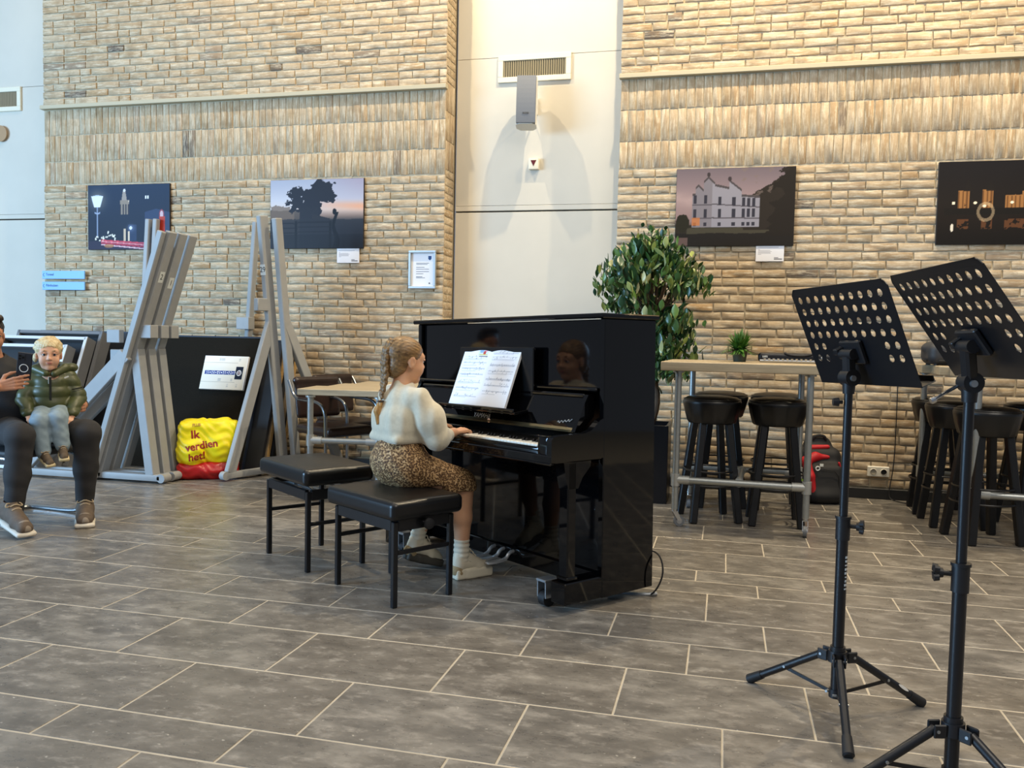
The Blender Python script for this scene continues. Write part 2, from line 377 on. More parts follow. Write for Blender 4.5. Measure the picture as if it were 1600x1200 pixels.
def brick_obj(wall, c, w, h, m, vert):
    key = (round(w, 2), round(h, 3), rb.randrange(6), vert)
    if key not in bmesh_lib:
        mb = MB(); brick_shape(mb, (0, 0, 0), key[0], key[1], rb); bmesh_lib[key] = mb.mesh('brick', m, 50)
    o = link('brick', bmesh_lib[key], wall); o.location = c; o.scale = (w/key[0], 1, 1)
    o.rotation_euler = (rb.gauss(0, .007), rb.gauss(0, .004), rb.gauss(0, .006))
def seen(c):
    v = Vector(c)-Vector((0, 0, 1.165)); z = v.dot(cf); x, y = 800+1331.9*v.dot(cr)/z, 600-1331.9*v.dot(cu)/z
    if not (-5 < x < 1605 and -5 < y < 1205): return -1
    if (650 < x < 1030 and y > 490) or (x < 460 and y > 520) or (560 < x < 720 and y > 520): return -1
    if 920 < x < 1100 and 380 < y < 560 or 1050 < x < 1260 and y > 610: return .5/v.length
    return 1/v.length
def pier(name, x0, x1, ztop):
    wall = MB().box(((x0+x1)/2, (YW+.0095+7.2)/2, ztop/2), (x1-x0-.014, 7.2-YW-.009, ztop)).build(name, mortar); struct(wall)
    items = []
    def course(z, h):
        x = x0
        while x < x1-.03:
            l = rb.choice((.229, .229, .229, .229, .11, .11, .165)) if x > x0 else rb.choice((.165, .11, .229))
            if x1-(x+l) < .06: l = x1-x
            items.append(((x+l/2, YW-rb.uniform(0, .005), z), l, h, False)); x += l+.011
    nlow = 37; p = (2.520-.085)/nlow
    for i in range(nlow): course(.085+(i+.5)*p, .0545)
    z = 3.272
    while z < ztop-.06: course(z+.0272, .0545); z += .0655
    for zc, hh in ((2.632, .203), (2.862, .238), (3.107, .236)):
        x = x0+.004
        while x < x1-.02:
            w = rb.uniform(.053, .062)
            if x1-(x+w) < .03: w = x1-x-.002
            items.append(((x+w/2, YW+.0045-rb.uniform(0, .0025), zc+rb.uniform(-.003, .003)), w, hh, True)); x += w+.0075
    sc = sorted(range(len(items)), key=lambda i: -seen(items[i][0])*math.sqrt(items[i][1]*items[i][2])); top = set(sc[:300])
    rh, rv = MB(), MB()
    for i, (c, w, h, vert) in enumerate(items):
        if i in top: brick_obj(wall, c, w, h, BR_V if vert else BR_H, vert)
        else: brick_shape(rv if vert else rh, c, w, h, rb, bv=rb.random())
    for xe, s in ((x0, -1), (x1, 1)):                                   # the returns into the recesses
        z = .085
        while z < ztop-.06:
            band = 2.52 < z < 3.2; hh = .236 if band else .0545
            if band:
                for q in range(4): brick_shape(rv, (xe-s*.002, YW+.035+q*.061, z+.12), .054, hh, rb, bv=rb.random(), facing=(0, s))
                z += .243
            else:
                for yy, l in (((YW+.125, .235),) if rb.random() < .5 else ((YW+.06, .11), (YW+.185, .12))): brick_shape(rh, (xe-s*.002, yy, z+.0272), l, hh, rb, bv=rb.random(), facing=(0, s))
                z += .0655
    stuff(rh.build('brick_courses', BR_H, wall, 50, 'bv')); stuff(rv.build('upright_bricks', BR_V, wall, 50, 'bv'))
    led = MB().box(((x0+x1)/2, YW-.012, 3.247), (x1-x0+.02, .06, .036), ch=.003).build('ledge', mat('ledge_cream', '#bdb194', .6), wall)
    return wall
wl = pier('wall_back_left', -6.353, -2.332, 4.9)
wr = pier('wall_back_right', -.872, 3.4, 4.9)
skirt = mat('skirting_black', '#17181a', .5)
for nm, a, b in (('baseboard_left', -6.353, -2.332), ('baseboard_right', -.872, 3.4)):
    struct(MB().box(((a+b)/2, YW-.006, .04), (b-a, .03, .08), ch=.003).build(nm, skirt))
# ============================================================ plastered panels between and beside the piers
plaster = mat('cream_panel', '#cdc7b9', .75, var=.03, vs=3)
seam = mat('seam_dark', '#1c1b1a', .9)
def recess(name, x0, x1):
    wb = MB().box(((x0+x1)/2, 7.235, 2.6), (x1-x0, .05, 5.2)).build(name, seam); struct(wb)
    for z0, z1, dy in ((0, 2.237, .004), (2.25, 2.292, 0), (2.294, 3.538, 0), (3.541, 5.2, 0)):
        MB().box(((x0+x1)/2, 7.175+dy, (z0+z1)/2), (x1-x0-.03, .07, z1-z0), ch=.002).build('panel', plaster, wb)
recess('wall_back_middle', -2.330, -.874); recess('wall_back_far_left', -10.5, -6.355)
# ============================================================ wall furniture
cream = mat('cream_enamel', '#e4dcc4', .45); grille = mat('grille_brown', '#8c8268', .6); dark = mat('black_void', '#0c0c0c', .9)
def vent(label, x, z, w, h):
    t = thing('air_vent', label, 'vent', (x, 7.14, z)); b = .045
    m = MB()
    for cx, cz, ww, hh in ((0, h/2-b/2, w, b), (0, -h/2+b/2, w, b), (-w/2+b/2, 0, b, h-2*b), (w/2-b/2, 0, b, h-2*b)): m.box((cx, -.011, cz), (ww, .022, hh), ch=.003)
    m.build('frame', cream, t); MB().box((0, -.001, 0), (w-2*b+.004, .004, h-2*b+.004)).build('backing', dark, t)
    n = 28; me = MB().box((0, 0, 0), (.012, .012, h-2*b), Matrix.Rotation(.5, 3, 'Z')).mesh('slat', grille)
    for i in range(n):
        o = link('slat', me, t); o.location = (-w/2+b+(i+.5)*(w-2*b)/n, -.009, 0)
vent('cream framed air vent with upright slats above the wall speaker', -1.634, 3.436, .63, .225)
vent('cream framed air vent cut by the left edge of the photo', -7.15, 3.425, .63, .235)
sp_grey = mat('speaker_grey', '#6f7379', .55, var=.05, vs=200); sp_side = mat('speaker_shell', '#d9d6cc', .5)
t = thing('wall_speaker', 'grey loudspeaker hanging on a bracket under the air vent', 'speaker', (-1.640, 6.90, 3.09))
q = Matrix.Rotation(R(9), 3, 'Z') @ Matrix.Rotation(R(-7), 3, 'X')
m = MB(); pr = [(-.083, .06), (-.083, -.03), (-.05, -.055), (.05, -.055), (.083, -.03), (.083, .06), (.05, .105), (-.05, .105)]
m.prism(pr, -.2, .2, 'z'); m.v = [tuple(q @ Vector(v)) for v in m.v]; m.build('shell', sp_side, t)
m = MB()
for i in range(10):
    z0, z1 = -.195+.039*i, -.195+.039*(i+1); bow = lambda z: -.07-.022*(1-(z/.2)**2)
    m.add([(-.078, bow(z0), z0), (.078, bow(z0), z0), (.078, bow(z1), z1), (-.078, bow(z1), z1)], [(0, 1, 2, 3)])
m.add([(-.078, -.07, -.195), (-.078, -.03, -.195), (-.078, -.03, .195), (-.078, -.07, .195)], [(0, 1, 2, 3)]); m.add([(.078, -.07, -.195), (.078, -.03, -.195), (.078, -.03, .195), (.078, -.07, .195)], [(0, 1, 2, 3)])
m.add([(-.078, -.07, -.195), (.078, -.07, -.195), (.078, -.03, -.195), (-.078, -.03, -.195)], [(0, 1, 2, 3)])
m.v = [tuple(q @ Vector(v)) for v in m.v]; m.build('grille', sp_grey, t)
lettering('BOSE', .022, mat('ink_black', '#141414', .6), t, Matrix.Translation(q @ Vector((0, -.0885, -.125))) @ q.to_4x4() @ Matrix.Rotation(R(90), 4, 'X'), 'badge')
m = MB().box((.0, .225, .02), (.09, .016, .14), ch=.003); m.bar((-.03, .09, -.06), (-.03, .22, -.02), .012, .012); m.bar((.03, .09, -.06), (.03, .22, -.02), .012, .012); m.bar((-.03, .09, .06), (-.03, .22, .05), .012, .012); m.bar((.03, .09, .06), (.03, .22, .05), .012, .012); m.cyl((0, .08, 0), (0, .22, .02), .018)
m.build('bracket', sp_side, t)
t = thing('fire_alarm', 'small white alarm box with a dark red triangle below the speaker', 'alarm', (-1.617, 7.14, 2.632))
MB().box((0, -.024, 0), (.088, .048, .094), ch=.008).build('housing', cream, t)
MB().prism([(-.025, .028), (.025, .028), (0, -.022)], -.0505, -.048, 'y').build('triangle', mat('alarm_red', '#5a1014', .4), t)
t = thing('wall_sconce', 'round tan wall fixture half outside the left edge, below the vent', 'fixture', (-7.075, 7.14, 3.09))
MB().lathe([(.055, 0), (.075, .01), (.08, .03)], n=20).build('base', mat('fixture_tan', '#a9855c', .5), t).rotation_euler = (R(90), 0, 0)
# signs
blue = mat('sign_blue', '#7fb4ea', .45); navy = mat('sign_navy', '#123a70', .5)
for z, w_, lab in ((1.672, 'Toneel', 'upper blue direction sign reading Toneel on the brick'), (1.568, 'Filmhuizen', 'lower blue direction sign reading Filmhuizen on the brick')):
    t = thing('direction_sign', lab, 'sign', (-6.112, YW-.035, z))
    MB().box((0, 0, 0), (.476, .014, .077), ch=.002).build('plate', blue, t)
    for x in (-.15, .15): MB().cyl((x, .005, 0), (x, .03, 0), .007).build('spacer', dark, t)
    lettering(w_, .032, navy, t, Matrix.Translation((-.195, -.0072, .003)) @ Matrix.Rotation(R(90), 4, 'X'), align='LEFT', bold=.0006)
    m = MB(); m.bar((-.212, -.0075, 0), (-.226, -.0075, .017), .0045, .001, (0, 1, 0)); m.bar((-.212, -.0075, 0), (-.226, -.0075, -.017), .0045, .001, (0, 1, 0))
    m.v = [(-.438-x, y, z) for x, y, z in m.v]; m.build('arrow', navy, t)
# framed notice
t = thing('framed_notice', 'silver framed white notice on the brick beside the recess', 'frame', (-2.514, YW-.012, 1.725))
silver = mat('silver_frame', '#c9d3d8', .3, .6); m = MB()
for cx, cz, w, h in ((0, .151, .245, .022), (0, -.151, .245, .022), (-.1115, 0, .022, .28), (.1115, 0, .022, .28)): m.box((cx, -.008, cz), (w, .03, h), ch=.004)
m.build('frame', silver, t); paper = mat('paper_white', '#e9e9ec', .6)
MB().box((0, .002, 0), (.2, .006, .28)).build('sheet', paper, t)
ink = mat('ink_grey', '#5b5c62', .7); m = MB()
for z, w, x in ((.055, .115, 0), (.045, .10, -.007), (.02, .075, -.02), (.004, .115, 0), (-.016, .115, 0), (-.035, .065, -.025), (-.06, .055, -.03), (-.069, .08, -.018)): m.box((x, -.0015, z), (w, .001, .0035))
m.build('print', ink, t); MB().prism([(.05, .115), (.078, .115), (.078, .09), (.064, .078), (.05, .09)], -.0022, -.0012, 'y').build('crest', navy, t)
MB().lathe([(.007, 0), (.007, .001)], n=12).build('stamp', ink, t).matrix_local = Matrix.Translation((.062, -.001, -.115)) @ Matrix.Rotation(R(90), 4, 'X')
# sockets
t = thing('double_socket', 'white double wall socket low on the right brick wall', 'socket', (1.153, YW-.014, .210)); wht = mat('white_plastic', '#d8d4c6', .4)
MB().box((0, 0, 0), (.156, .028, .078), ch=.005).build('plate', wht, t); me = MB().lathe([(.021, .006), (.024, 0), (.0235, -.004), (.021, -.004), (.0205, .006)], n=20, cap=False).mesh('socket_ring', wht)
for i, x in enumerate((-.037, .037)):
    o = link('socket_ring', me, t); o.matrix_local = Matrix.Translation((x, -.014, 0)) @ Matrix.Rotation(R(90), 4, 'X')
    o = MB().lathe([(.0205, 0), (.0205, .001)], n=20).build('socket_well', mat('socket_shade', '#8f8a7c', .6) if i == 0 else dark, t); o.matrix_local = Matrix.Translation((x, -.0142, 0)) @ Matrix.Rotation(R(90), 4, 'X')
# ============================================================ pictures (flat prints on panels)
PRINT = mat('photo_print', '#808080', .5, spec=.2, vcol='col')
def hexc(h): return np.array([int(h[i:i+2], 16)/255 for i in (1, 3, 5)])
def put(img, mask, c, a=1.0):
    mk = (np.clip(mask.astype(float), 0, 1)*a)[..., None]; return img*(1-mk)+hexc(c)*mk
def grad(v, stops):
    xs = [s[0] for s in stops]; cs = np.array([hexc(s[1]) for s in stops]); return np.stack([np.interp(v, xs, cs[:, i]) for i in range(3)], -1)
def fuzz(u, v, sc, seed=0):
    r2 = np.random.default_rng(seed); out = np.zeros_like(u); amp = 1
    for o in range(5):
        n = int(sc*2**o)+2; g = r2.random((n+1, n+1)); x, y = u*(n-1), v*(n-1); i, j = np.floor(x).astype(int), np.floor(y).astype(int); fx, fy = x-i, y-j
        out += amp*((g[j, i]*(1-fx)+g[j, i+1]*fx)*(1-fy)+(g[j+1, i]*(1-fx)+g[j+1, i+1]*fx)*fy); amp *= .55
    return out/2.1
def blob(u, v, x, y, rx, ry): return ((u-x)/rx)**2+((v-y)/ry)**2
def street(u, v):
    im = grad(v, [(0, '#121826'), (.2, '#141c2e'), (1, '#1b2942')]); f = fuzz(u, v, 8, 1)
    im = put(im, np.exp(-blob(u, v, .12, .77, .1, .14)), '#a89a80', .6)
    im = put(im, (abs(u-.115) < .075-.22*(.83-v)*(v < .83)) & (v > .66) & (v < .83), '#dfe6f4'); im = put(im, (abs(u-.115) < .07) & (v > .83) & (v < .85-.3*abs(u-.115)), '#b8c6de')
    im = put(im, (abs(u-.118) < .007) & (v < .66) & (v > .02), '#7f8ca4'); im = put(im, (abs(u-.118) < .035) & (abs(v-.56-.6*(u-.118)**2*20) < .012), '#93a0b8')
    im = put(im, (abs(u-.118) < .012) & (v < .2), '#10182c')
    tw = (abs(u-.455) < .058) & (v > .54) & (v < .76); im = put(im, tw, '#8d8072'); im = put(im, tw & (np.sin(u*190) > .2) & (v < .7), '#332f38'); im = put(im, tw & (f > .56), '#e0cfb8')
    im = put(im, (abs(u-.45) < .03-.12*(v-.78)) & (v > .76) & (v < .9), '#9a8f86'); im = put(im, blob(u, v, .452, .91, .014, .025) < 1, '#d8d8dc')
    im = put(im, (u > .7) & (v < .62-.35*abs(u-.84)) & (v > .1), '#2c3a58'); im = put(im, (abs(u-.55) < .05) & (v < .38) & (v > .12), '#263552')
    im = put(im, blob(u, v, .905, .52, .03, .09) < 1, '#8f4250'); im = put(im, blob(u, v, .905, .52, .02, .07) < 1, '#c9b0b8'); im = put(im, (abs(u-.91) < .035) & (v < .5) & (v > .26) & (f > .42), '#b23a2c')
    im = put(im, (abs(u-.73) < .022) & (abs(v-.8) < .022) & (np.sin(u*240) > -.2), '#e8ecf0')
    im = put(im, blob(u, v, .53, .33, .018, .026) < 1, '#ffffff'); im = put(im, np.exp(-blob(u, v, .53, .33, .04, .05)), '#aab4cc', .5)
    im = put(im, (abs(u-.455) < .013) & (v > .12) & (v < .32), '#c9b49a'); im = put(im, (abs(u-.505) < .01) & (v > .12) & (v < .28), '#d9c4aa')
    r2 = np.random.default_rng(4)
    for _ in range(26):
        x, y = r2.uniform(.04, .34), r2.uniform(.12, .2); 
        if x > .2: y += .1*max(0, 1-abs(x-.27)*12)
        im = put(im, blob(u, v, x, y, .009, .014) < 1, '#f0ead8', .9)
    im = put(im, v < .13, '#272238'); 
    for q, c in ((0, '#e64a5c'), (.022, '#ff8f98'), (.045, '#c8304a'), (.07, '#f2c4c8')): im = put(im, (abs(v-(.148-q-.1*(u-.15)*(1+q*4))) < .009) & (u > .16), c, .9)
    im = put(im, blob(u, v, .26, .055, .06, .03) < 1, '#b07848', .8); return im
def meadow(u, v):
    im = grad(v, [(0, '#191b23'), (.28, '#22242c'), (.4, '#3c3a3c'), (.47, '#86736a'), (.56, '#c9b6ac'), (.7, '#b6b8c4'), (1, '#9fa6b8')]); f = fuzz(u, v, 7, 2); g = fuzz(u, v, 16, 9)
    im = put(im, np.clip((u-.45)*1.5, 0, 1)*np.clip(v-.6, 0, 1)*2, '#9d8494', .8)
    im = put(im, (v > .45)*np.exp(-((v-.6+.08*(u-1))/.06)**2)*np.clip(u-.3, 0, 1)*1.3, '#e0a07c'); im = put(im, (u < .4)*np.exp(-((v-.62)/.16)**2), '#cfd2d8', .5)
    im = put(im, (v < .5+.1*f) & (u < .35), '#4b4440', .9); im = put(im, (u < .26) & (v < .62+.3*(g-.5)-.4*abs(u-.1)) & (v > .4), '#6d5f54', .8)
    tree = np.minimum.reduce([blob(u, v, .36, .66, .17, .22), blob(u, v, .57, .82, .13, .17), blob(u, v, .30, .78, .1, .12), blob(u, v, .45, .55, .14, .15), blob(u, v, .66, .74, .07, .08)])
    im = put(im, tree+3.2*(g-.5)+1.2*(f-.5) < .95, '#20222c'); im = put(im, (abs(u-.42) < .1) & (v < .6), '#22242d'); im = put(im, (v < .5-.35*(u-.45)) & (u > .45) & (u < .65) & (v > .3), '#26272e')
    im = put(im, (v < .4+.04*f) & (v >= 0), '#24262e', .75); im = put(im, v < .2, '#15171e', .5)
    for x in (.28, .65): im = put(im, (abs(u-x) < .015) & (v < .4), '#14151c')
    for y in (.36, .29, .22): im = put(im, (abs(v-y+.05*(u-.3)) < .008) & (u < .3), '#15161d', .8); im = put(im, (abs(v-y-.02) < .01) & (u > .3) & (u < .66), '#181920', .8)
    im = put(im, (abs(u-.705-.02*np.sin(v*14)) < .017+.02*(v < .32)*(.32-v)*3) & (v < .52), '#101118'); im = put(im, blob(u, v, .695, .53, .022, .045) < 1, '#101118'); return im
def mansion(u, v):
    im = grad(v, [(0, '#221c17'), (.2, '#2d261f'), (.32, '#8c7470'), (.6, '#9a8280'), (1, '#6f6266')]); f = fuzz(u, v, 8, 3); g = fuzz(u, v, 18, 4)
    im = put(im, np.exp(-((v-.62+.2*u)/.09)**2)*(f), '#c3a79c', .6)
    im = put(im, v < .26+.03*f, '#2a251d'); im = put(im, (v < .16), '#1d1916', .8); im = put(im, (abs(v-.17-.05*f) < .035) & (u > .1) & (u < .8), '#4d4838', .7)
    im = put(im, blob(u, v, .06, .3, .06, .12)+g-.5 < 1, '#262318'); im = put(im, (u > .56+.5*(1-v)*.3-.1*(v < .6)) & (v > .2) & (v < .55+1.0*(u-.55)+.2*(g-.5)), '#2b241d'); im = put(im, (u+.35*(f-.5)+.12*(g-.5) > .80+.10*v) & (v > .12), '#211b15', .92)
    tw = (u > .55) & (v > .6) & (u < .82) & (g > .62); im = put(im, tw, '#7b6a62', .6)
    top = np.where(u < .165, .68, np.where(u < .235, .8-1.5*abs(u-.19), np.where(u < .33, .9-1.4*abs(u-.275), np.where(u < .45, .80-.35*(u-.33), np.where(u < .56, .85-1.2*abs(u-.455), .66-.15*(u-.56))))))
    bd = (u > .14) & (u < .71) & (v < top) & (v > .24); im = put(im, bd & (u < .31), '#7d767a'); im = put(im, bd & (u >= .31), '#8f8a90'); im = put(im, bd & (v > top-.03), '#4b4444')
    for y, s in ((.53, -.12), (.36, -.03)): im = put(im, bd & (abs(v-y-s*(u-.4)*(u > .31)) < .008), '#565054')
    for x in (.165, .255, .375, .495, .575, .62, .66):
        for y, h in ((.6 if x < .32 else .58-.1*(x-.375), .055), (.42, .055), (.28, .022)): im = put(im, bd & (abs(u-x) < .014) & (abs(v-y) < h), '#34323a')
    im = put(im, (u > .14) & (u < .21) & (v > .26) & (v < .37), '#c2703a', .75); im = put(im, (blob(u, v, .275, .92, .014, .03) < 1) | (blob(u, v, .455, .86, .016, .03) < 1), '#3c3434')
    im = put(im, (u < .11) & (v < .11), '#6d5650', .8); return im
def moat(u, v):
    im = grad(v, [(0, '#100d0b'), (.3, '#1b1410'), (.5, '#1d1713'), (1, '#141114')]); f = fuzz(u, v, 9, 5); g = fuzz(u, v, 30, 6)
    lit = lambda mk, c='#b07a45': put(im, mk & (f > .3), c, .9)
    for x0, x1, t in ((.15, .235, .64), (.33, .41, .65), (.5, .62, .58), (.62, .78, .62), (.8, 1.0, .63)):
        im = lit((u > x0) & (u < x1) & (v > .44) & (v < t+.02*g)); im = put(im, (u > x0) & (u < x1) & (v > .44) & (v < t) & (np.sin(u*210) > .3), '#5a3a20', .7)
        im = put(im, (u > x0) & (u < x1) & (v < .3) & (v > .14+.1*g) & (g > .4), '#8a5430', .6)
    for x in (.2, .37, .62, .86): im = put(im, (abs(u-x-.02) < .035-.25*(v-.64)) & (v > .64) & (v < .78), '#1c1714', .9)
    im = put(im, (v < .44) & (v > .36) & (u > .05), '#15120f', .8)
    for cx in (.36, .72):
        r_ = np.sqrt(blob(u, v, cx, .39, .055, .1)); im = put(im, abs(r_-1) < .2, '#e0c49a', .9 if cx > .5 else .5)
    for x, y in ((.12, .5), (.28, .5), (.35, .46), (.55, .5), (.9, .48), (.79, .47)): im = put(im, blob(u, v, x, y, .012, .018) < 1, '#fff0d0')
    im = put(im, blob(u, v, .115, .2, .012, .05) < 1, '#e8dcc8'); return im
canvas = mat('canvas_edge', '#1d1d22', .6)
for nm, lab, x0, x1, fn in (('street', 'framed night street photo with lamp post and tower at left', -5.845, -4.965, street), ('meadow', 'misty dawn photo of a tree and fence gate on brick', -3.945, -3.055, meadow),
                        ('mansion', 'dusk photo of a white mansion hanging above the tall plant', -.412, .480, mansion), ('moat', 'night photo of a lit moated castle at the right edge', 1.474, 2.37, moat)):
    t = thing('wall_picture', lab, 'picture', ((x0+x1)/2, YW-.014, 2.208)); w = x1-x0
    MB().box((0, 0, 0), (w, .02, .6), ch=.002).build('panel', canvas, t)
    raster('photo_print', w-.004, .596, 190, 128, fn, PRINT, t, Matrix.Translation((0, -.0106, 0)) @ Matrix.Rotation(R(90), 4, 'X'))
def card(u, v):
    im = grad(v, [(0, '#e6e6ea'), (1, '#ececf0')]); r2 = np.random.default_rng(8)
    for y, l in ((.86, .8), (.72, .15), (.66, .52), (.6, .56), (.54, .52), (.48, .54), (.42, .2)): im = put(im, (abs(v-y) < .018) & (u > .07) & (u < l), '#8a8a92', .75)
    im = put(im, (abs(v-.13) < .035) & (u > .66) & (u < .94), '#303036', .9); im = put(im, (abs(v-.21) < .02) & (u > .66) & (u < .8), '#707078', .8); return im
for x, z, lab in ((-3.2, 1.845, 'small white caption card under the misty tree photo'), (.31, 1.852, 'small white caption card under the mansion photo')):
    t = thing('caption_card', lab, 'label', (x, YW-.012, z)); MB().box((0, 0, 0), (.208, .008, .125)).build('card', paper, t)
    raster('print', .206, .123, 60, 36, card, PRINT, t, Matrix.Translation((0, -.0046, 0)) @ Matrix.Rotation(R(90), 4, 'X'))
# ============================================================ upright piano
ebony = mat('polished_ebony', '#050506', .05, spec=.45)
ebony2 = mat('ebony_satin', '#0a0a0b', .22)
ivory = mat('key_white', '#ece6d8', .25); bkey = mat('key_black', '#0b0b0c', .25)
brass = mat('brass', '#b99a58', .28, .9); chrome = mat('chrome', '#c4c8cc', .18, 1); steel = mat('brushed_steel', '#a9adb0', .35, .85)
rubber = mat('rubber_black', '#141416', .6); blackmetal = mat('black_powder_coat', '#101114', .32, spec=.5)
y_ = -.656; tl_ = .019
pX = Vector((math.cos(y_), math.sin(y_), tl_)).normalized(); pY = Vector((-math.sin(y_), math.cos(y_), 0)); pZ = pX.cross(pY)
PI = thing('upright_piano', 'black polished upright piano standing in the middle of the hall', 'piano')
PI.matrix_world = frame_mtx((-.613, 3.473, 0), pX, pY, pZ)
PW = 1.5
def pb(name, *boxes, m=ebony, ch=.004, parent=PI):
    q = MB()
    for c, d in boxes: q.box(c, d, ch=ch)
    return q.build(name, m, parent)
for x in (-.016, -PW+.016): pb('side_panel', ((x, .374, .648), (.032, .324, 1.216)))
pb('lid', ((-PW/2, .366, 1.267), (PW+.03, .36, .022)), ch=.005); pb('upper_panel', ((-PW/2, .242, 1.092), (PW-.07, .02, .322)))
pb('back_frame', ((-PW/2, .515, .66), (PW-.07, .03, 1.16)), m=ebony2); pb('lower_panel', ((-PW/2, .262, .375), (PW-.07, .02, .50)))
pb('bottom_rail', ((-PW/2, .26, .10), (PW-.07, .045, .075))); pb('panel_rail', ((-PW/2, .222, .945), (PW-.07, .05, .018)), ch=.006)
pb('key_bed', ((-PW/2, .06, .664), (PW-.006, .296, .034)), ch=.004); pb('key_slip', ((-PW/2, -.058, .690), (PW-.2, .03, .036)), ch=.008)
pb('bed_moulding', ((-PW/2, -.078, .646), (PW-.004, .022, .012)), ch=.005)
arm = [(-.086, .683), (-.086, .745), (-.075, .757), (-.05, .762), (.105, .767), (.14, .777), (.165, .797), (.19, .818), (.214, .826), (.214, .655), (-.086, .655)]
for x in (-.032, -PW): MB().prism(arm, x, x+.032, 'x').build('arm', ebony, PI, 25)
for x in (-.067, -PW+.067): pb('cheek_block', ((x, .0, .71), (.068, .155, .088)), ch=.008)
for x in (-.05, -PW+.05):
    q = MB(); q.box((x, .052, .395), (.058, .05, .50), ch=.006); q.box((x, .052, .147), (.07, .062, .016), ch=.004); q.build('leg', ebony, PI)
    br = [(.0, .655), (.16, .655), (.155, .62), (.11, .575), (.085, .53), (.027, .53), (.01, .60)]
    MB().prism(br, x-.029, x+.029, 'x').build('leg_bracket', ebony, PI, 25)
    pb('toe_block', ((x, .118, .088), (.094, .236, .094)), ch=.005)
for x, y in ((-.162, .035), (-.162, .46), (-PW+.162, .035), (-PW+.162, .46)):
    c = MB().box((x, y, .118), (.062, .07, .012), ch=.002).box((x-.026, y, .08), (.006, .06, .075)).box((x+.026, y, .08), (.006, .06, .075)).build('castor', steel, PI)
    MB().cyl((x-.02, y, .036-.0*x), (x+.02, y, .036), .034, n=20).build('wheel', rubber, c)
# keys: 52 white, 36 black
kw = 1.226/52; x0 = -PW/2-1.226/2; me = MB().box((0, .03, .706), (kw-.002, .15, .02), ch=.0016).box((0, -.044, .700), (kw-.0022, .004, .026)).mesh('white_key', ivory)
mk = MB(); 
for i in range(52): link('white_key', me, PI).location = (x0+(i+.5)*kw, 0, 0)
meb = MB().prism([(.004, .716), (.012, .7285), (.105, .7285), (.105, .71), (.004, .71)], -.0052, .0052, 'x').mesh('black_key', bkey)
for i in range(51):
    if (i % 7) in (0, 2, 3, 5, 6): link('black_key', meb, PI).location = (x0+(i+1)*kw, 0, 0)
pb('key_felt_rail', ((-PW/2, .113, .722), (1.25, .014, .022)), m=ebony2)
# fallboard, opened
fa = Matrix.Rotation(R(-25), 3, 'X')
q = MB(); q.box((-PW/2, .165, .842), (PW-.19, .018, .155), fa, ch=.005); q.box((-PW/2, .196, .917), (PW-.19, .03, .02), ch=.006); fbo = q.build('fallboard', ebony, PI)
q = MB(); q.box((-PW/2, .124, .7715), (PW-.19, .02, .012), Matrix.Rotation(R(35), 3, 'X')); q.build('fallboard_hinge', mat('hinge_dull_brass', '#7d7358', .35, .8), fbo)
for x in (-.075, -PW+.075): MB().prism([(.10, .765), (.125, .82), (.155, .885), (.178, .924), (.205, .926), (.214, .905), (.214, .83), (.18, .80), (.15, .772)], x-.012, x+.012, 'x').build('fallboard_end', ebony, PI, 25)
lettering('YAMAHA', .034, mat('silver_ink', '#b9b9b6', .4), fbo, Matrix.Translation((-.765, .1235, .791)) @ Matrix.Rotation(R(65), 4, 'X'), 'maker_name')
wm_ = mat('silver_ink', '#b9b9b6', .4); fm = Matrix.Translation((-.165, .1305, .798)) @ Matrix.Rotation(R(65), 4, 'X')
MB().tube([fm @ Vector((-.045+.0075*i, .009*math.sin(2.3*i)+.003*i*.4, .001)) for i in range(13)], .0011, n=6, smooth=1).build('script_mark', wm_, fbo)
MB().cyl((-.70, .124, .773), (-.70, .116, .773), .012, n=14).build('lock_plate', chrome, PI)
q = MB(); q.box((-.745, .098, .829), (.64, .085, .012), Matrix.Rotation(R(8), 3, 'X'), ch=.003); q.box((-.745, .0575, .836), (.63, .01, .016), ch=.004); q.prism([(.098, .814), (.145, .835), (.098, .832)], -.99, -.5, 'x')
dk = q.build('music_shelf', ebony, PI)
pb('music_rest', ((-.745, .188, .985), (.60, .012, .29)), m=ebony2).rotation_euler = (0, 0, 0)
# pedals
for x, c in zip((-.80, -.725, -.65), (0, 0, 0)):
    q = MB(); q.tube([(x, .27, .118), (x, .225, .120), (x, .205, .108), (x, .195, .092), (x, .17, .084)], .009, n=10, smooth=1)
    q.add([(x+sx*w, yy, .084+h+sz*.005) for yy, w, h in ((.19, .010, .002), (.16, .012, 0), (.12, .018, -.001), (.085, .021, 0), (.072, .015, .001)) for sx, sz in ((-1, -1), (1, -1), (1, 1), (-1, 1))], [(4*k+a, 4*k+(a+1) % 4, 4*k+4+(a+1) % 4, 4*k+4+a) for k in range(4) for a in range(4)]+[(0, 1, 2, 3), (19, 18, 17, 16)]); q.build('pedal', mat('nickel', '#dcdcda', .3, .55), PI)
cord = MB().tube([(-.04, .55, .20), (.02, .56, .19), (.055, .55, .12), (.045, .53, .05), (.01, .51, .0), (-.05, .49, -.004)], .004, n=8, smooth=2).build('power_cord', rubber, PI)
MB().tube([(.03, .535, .012), (-.01, .50, .005), (-.10, .44, .0)], .009, n=8, smooth=1).build('cord_sleeve', steel, PI)
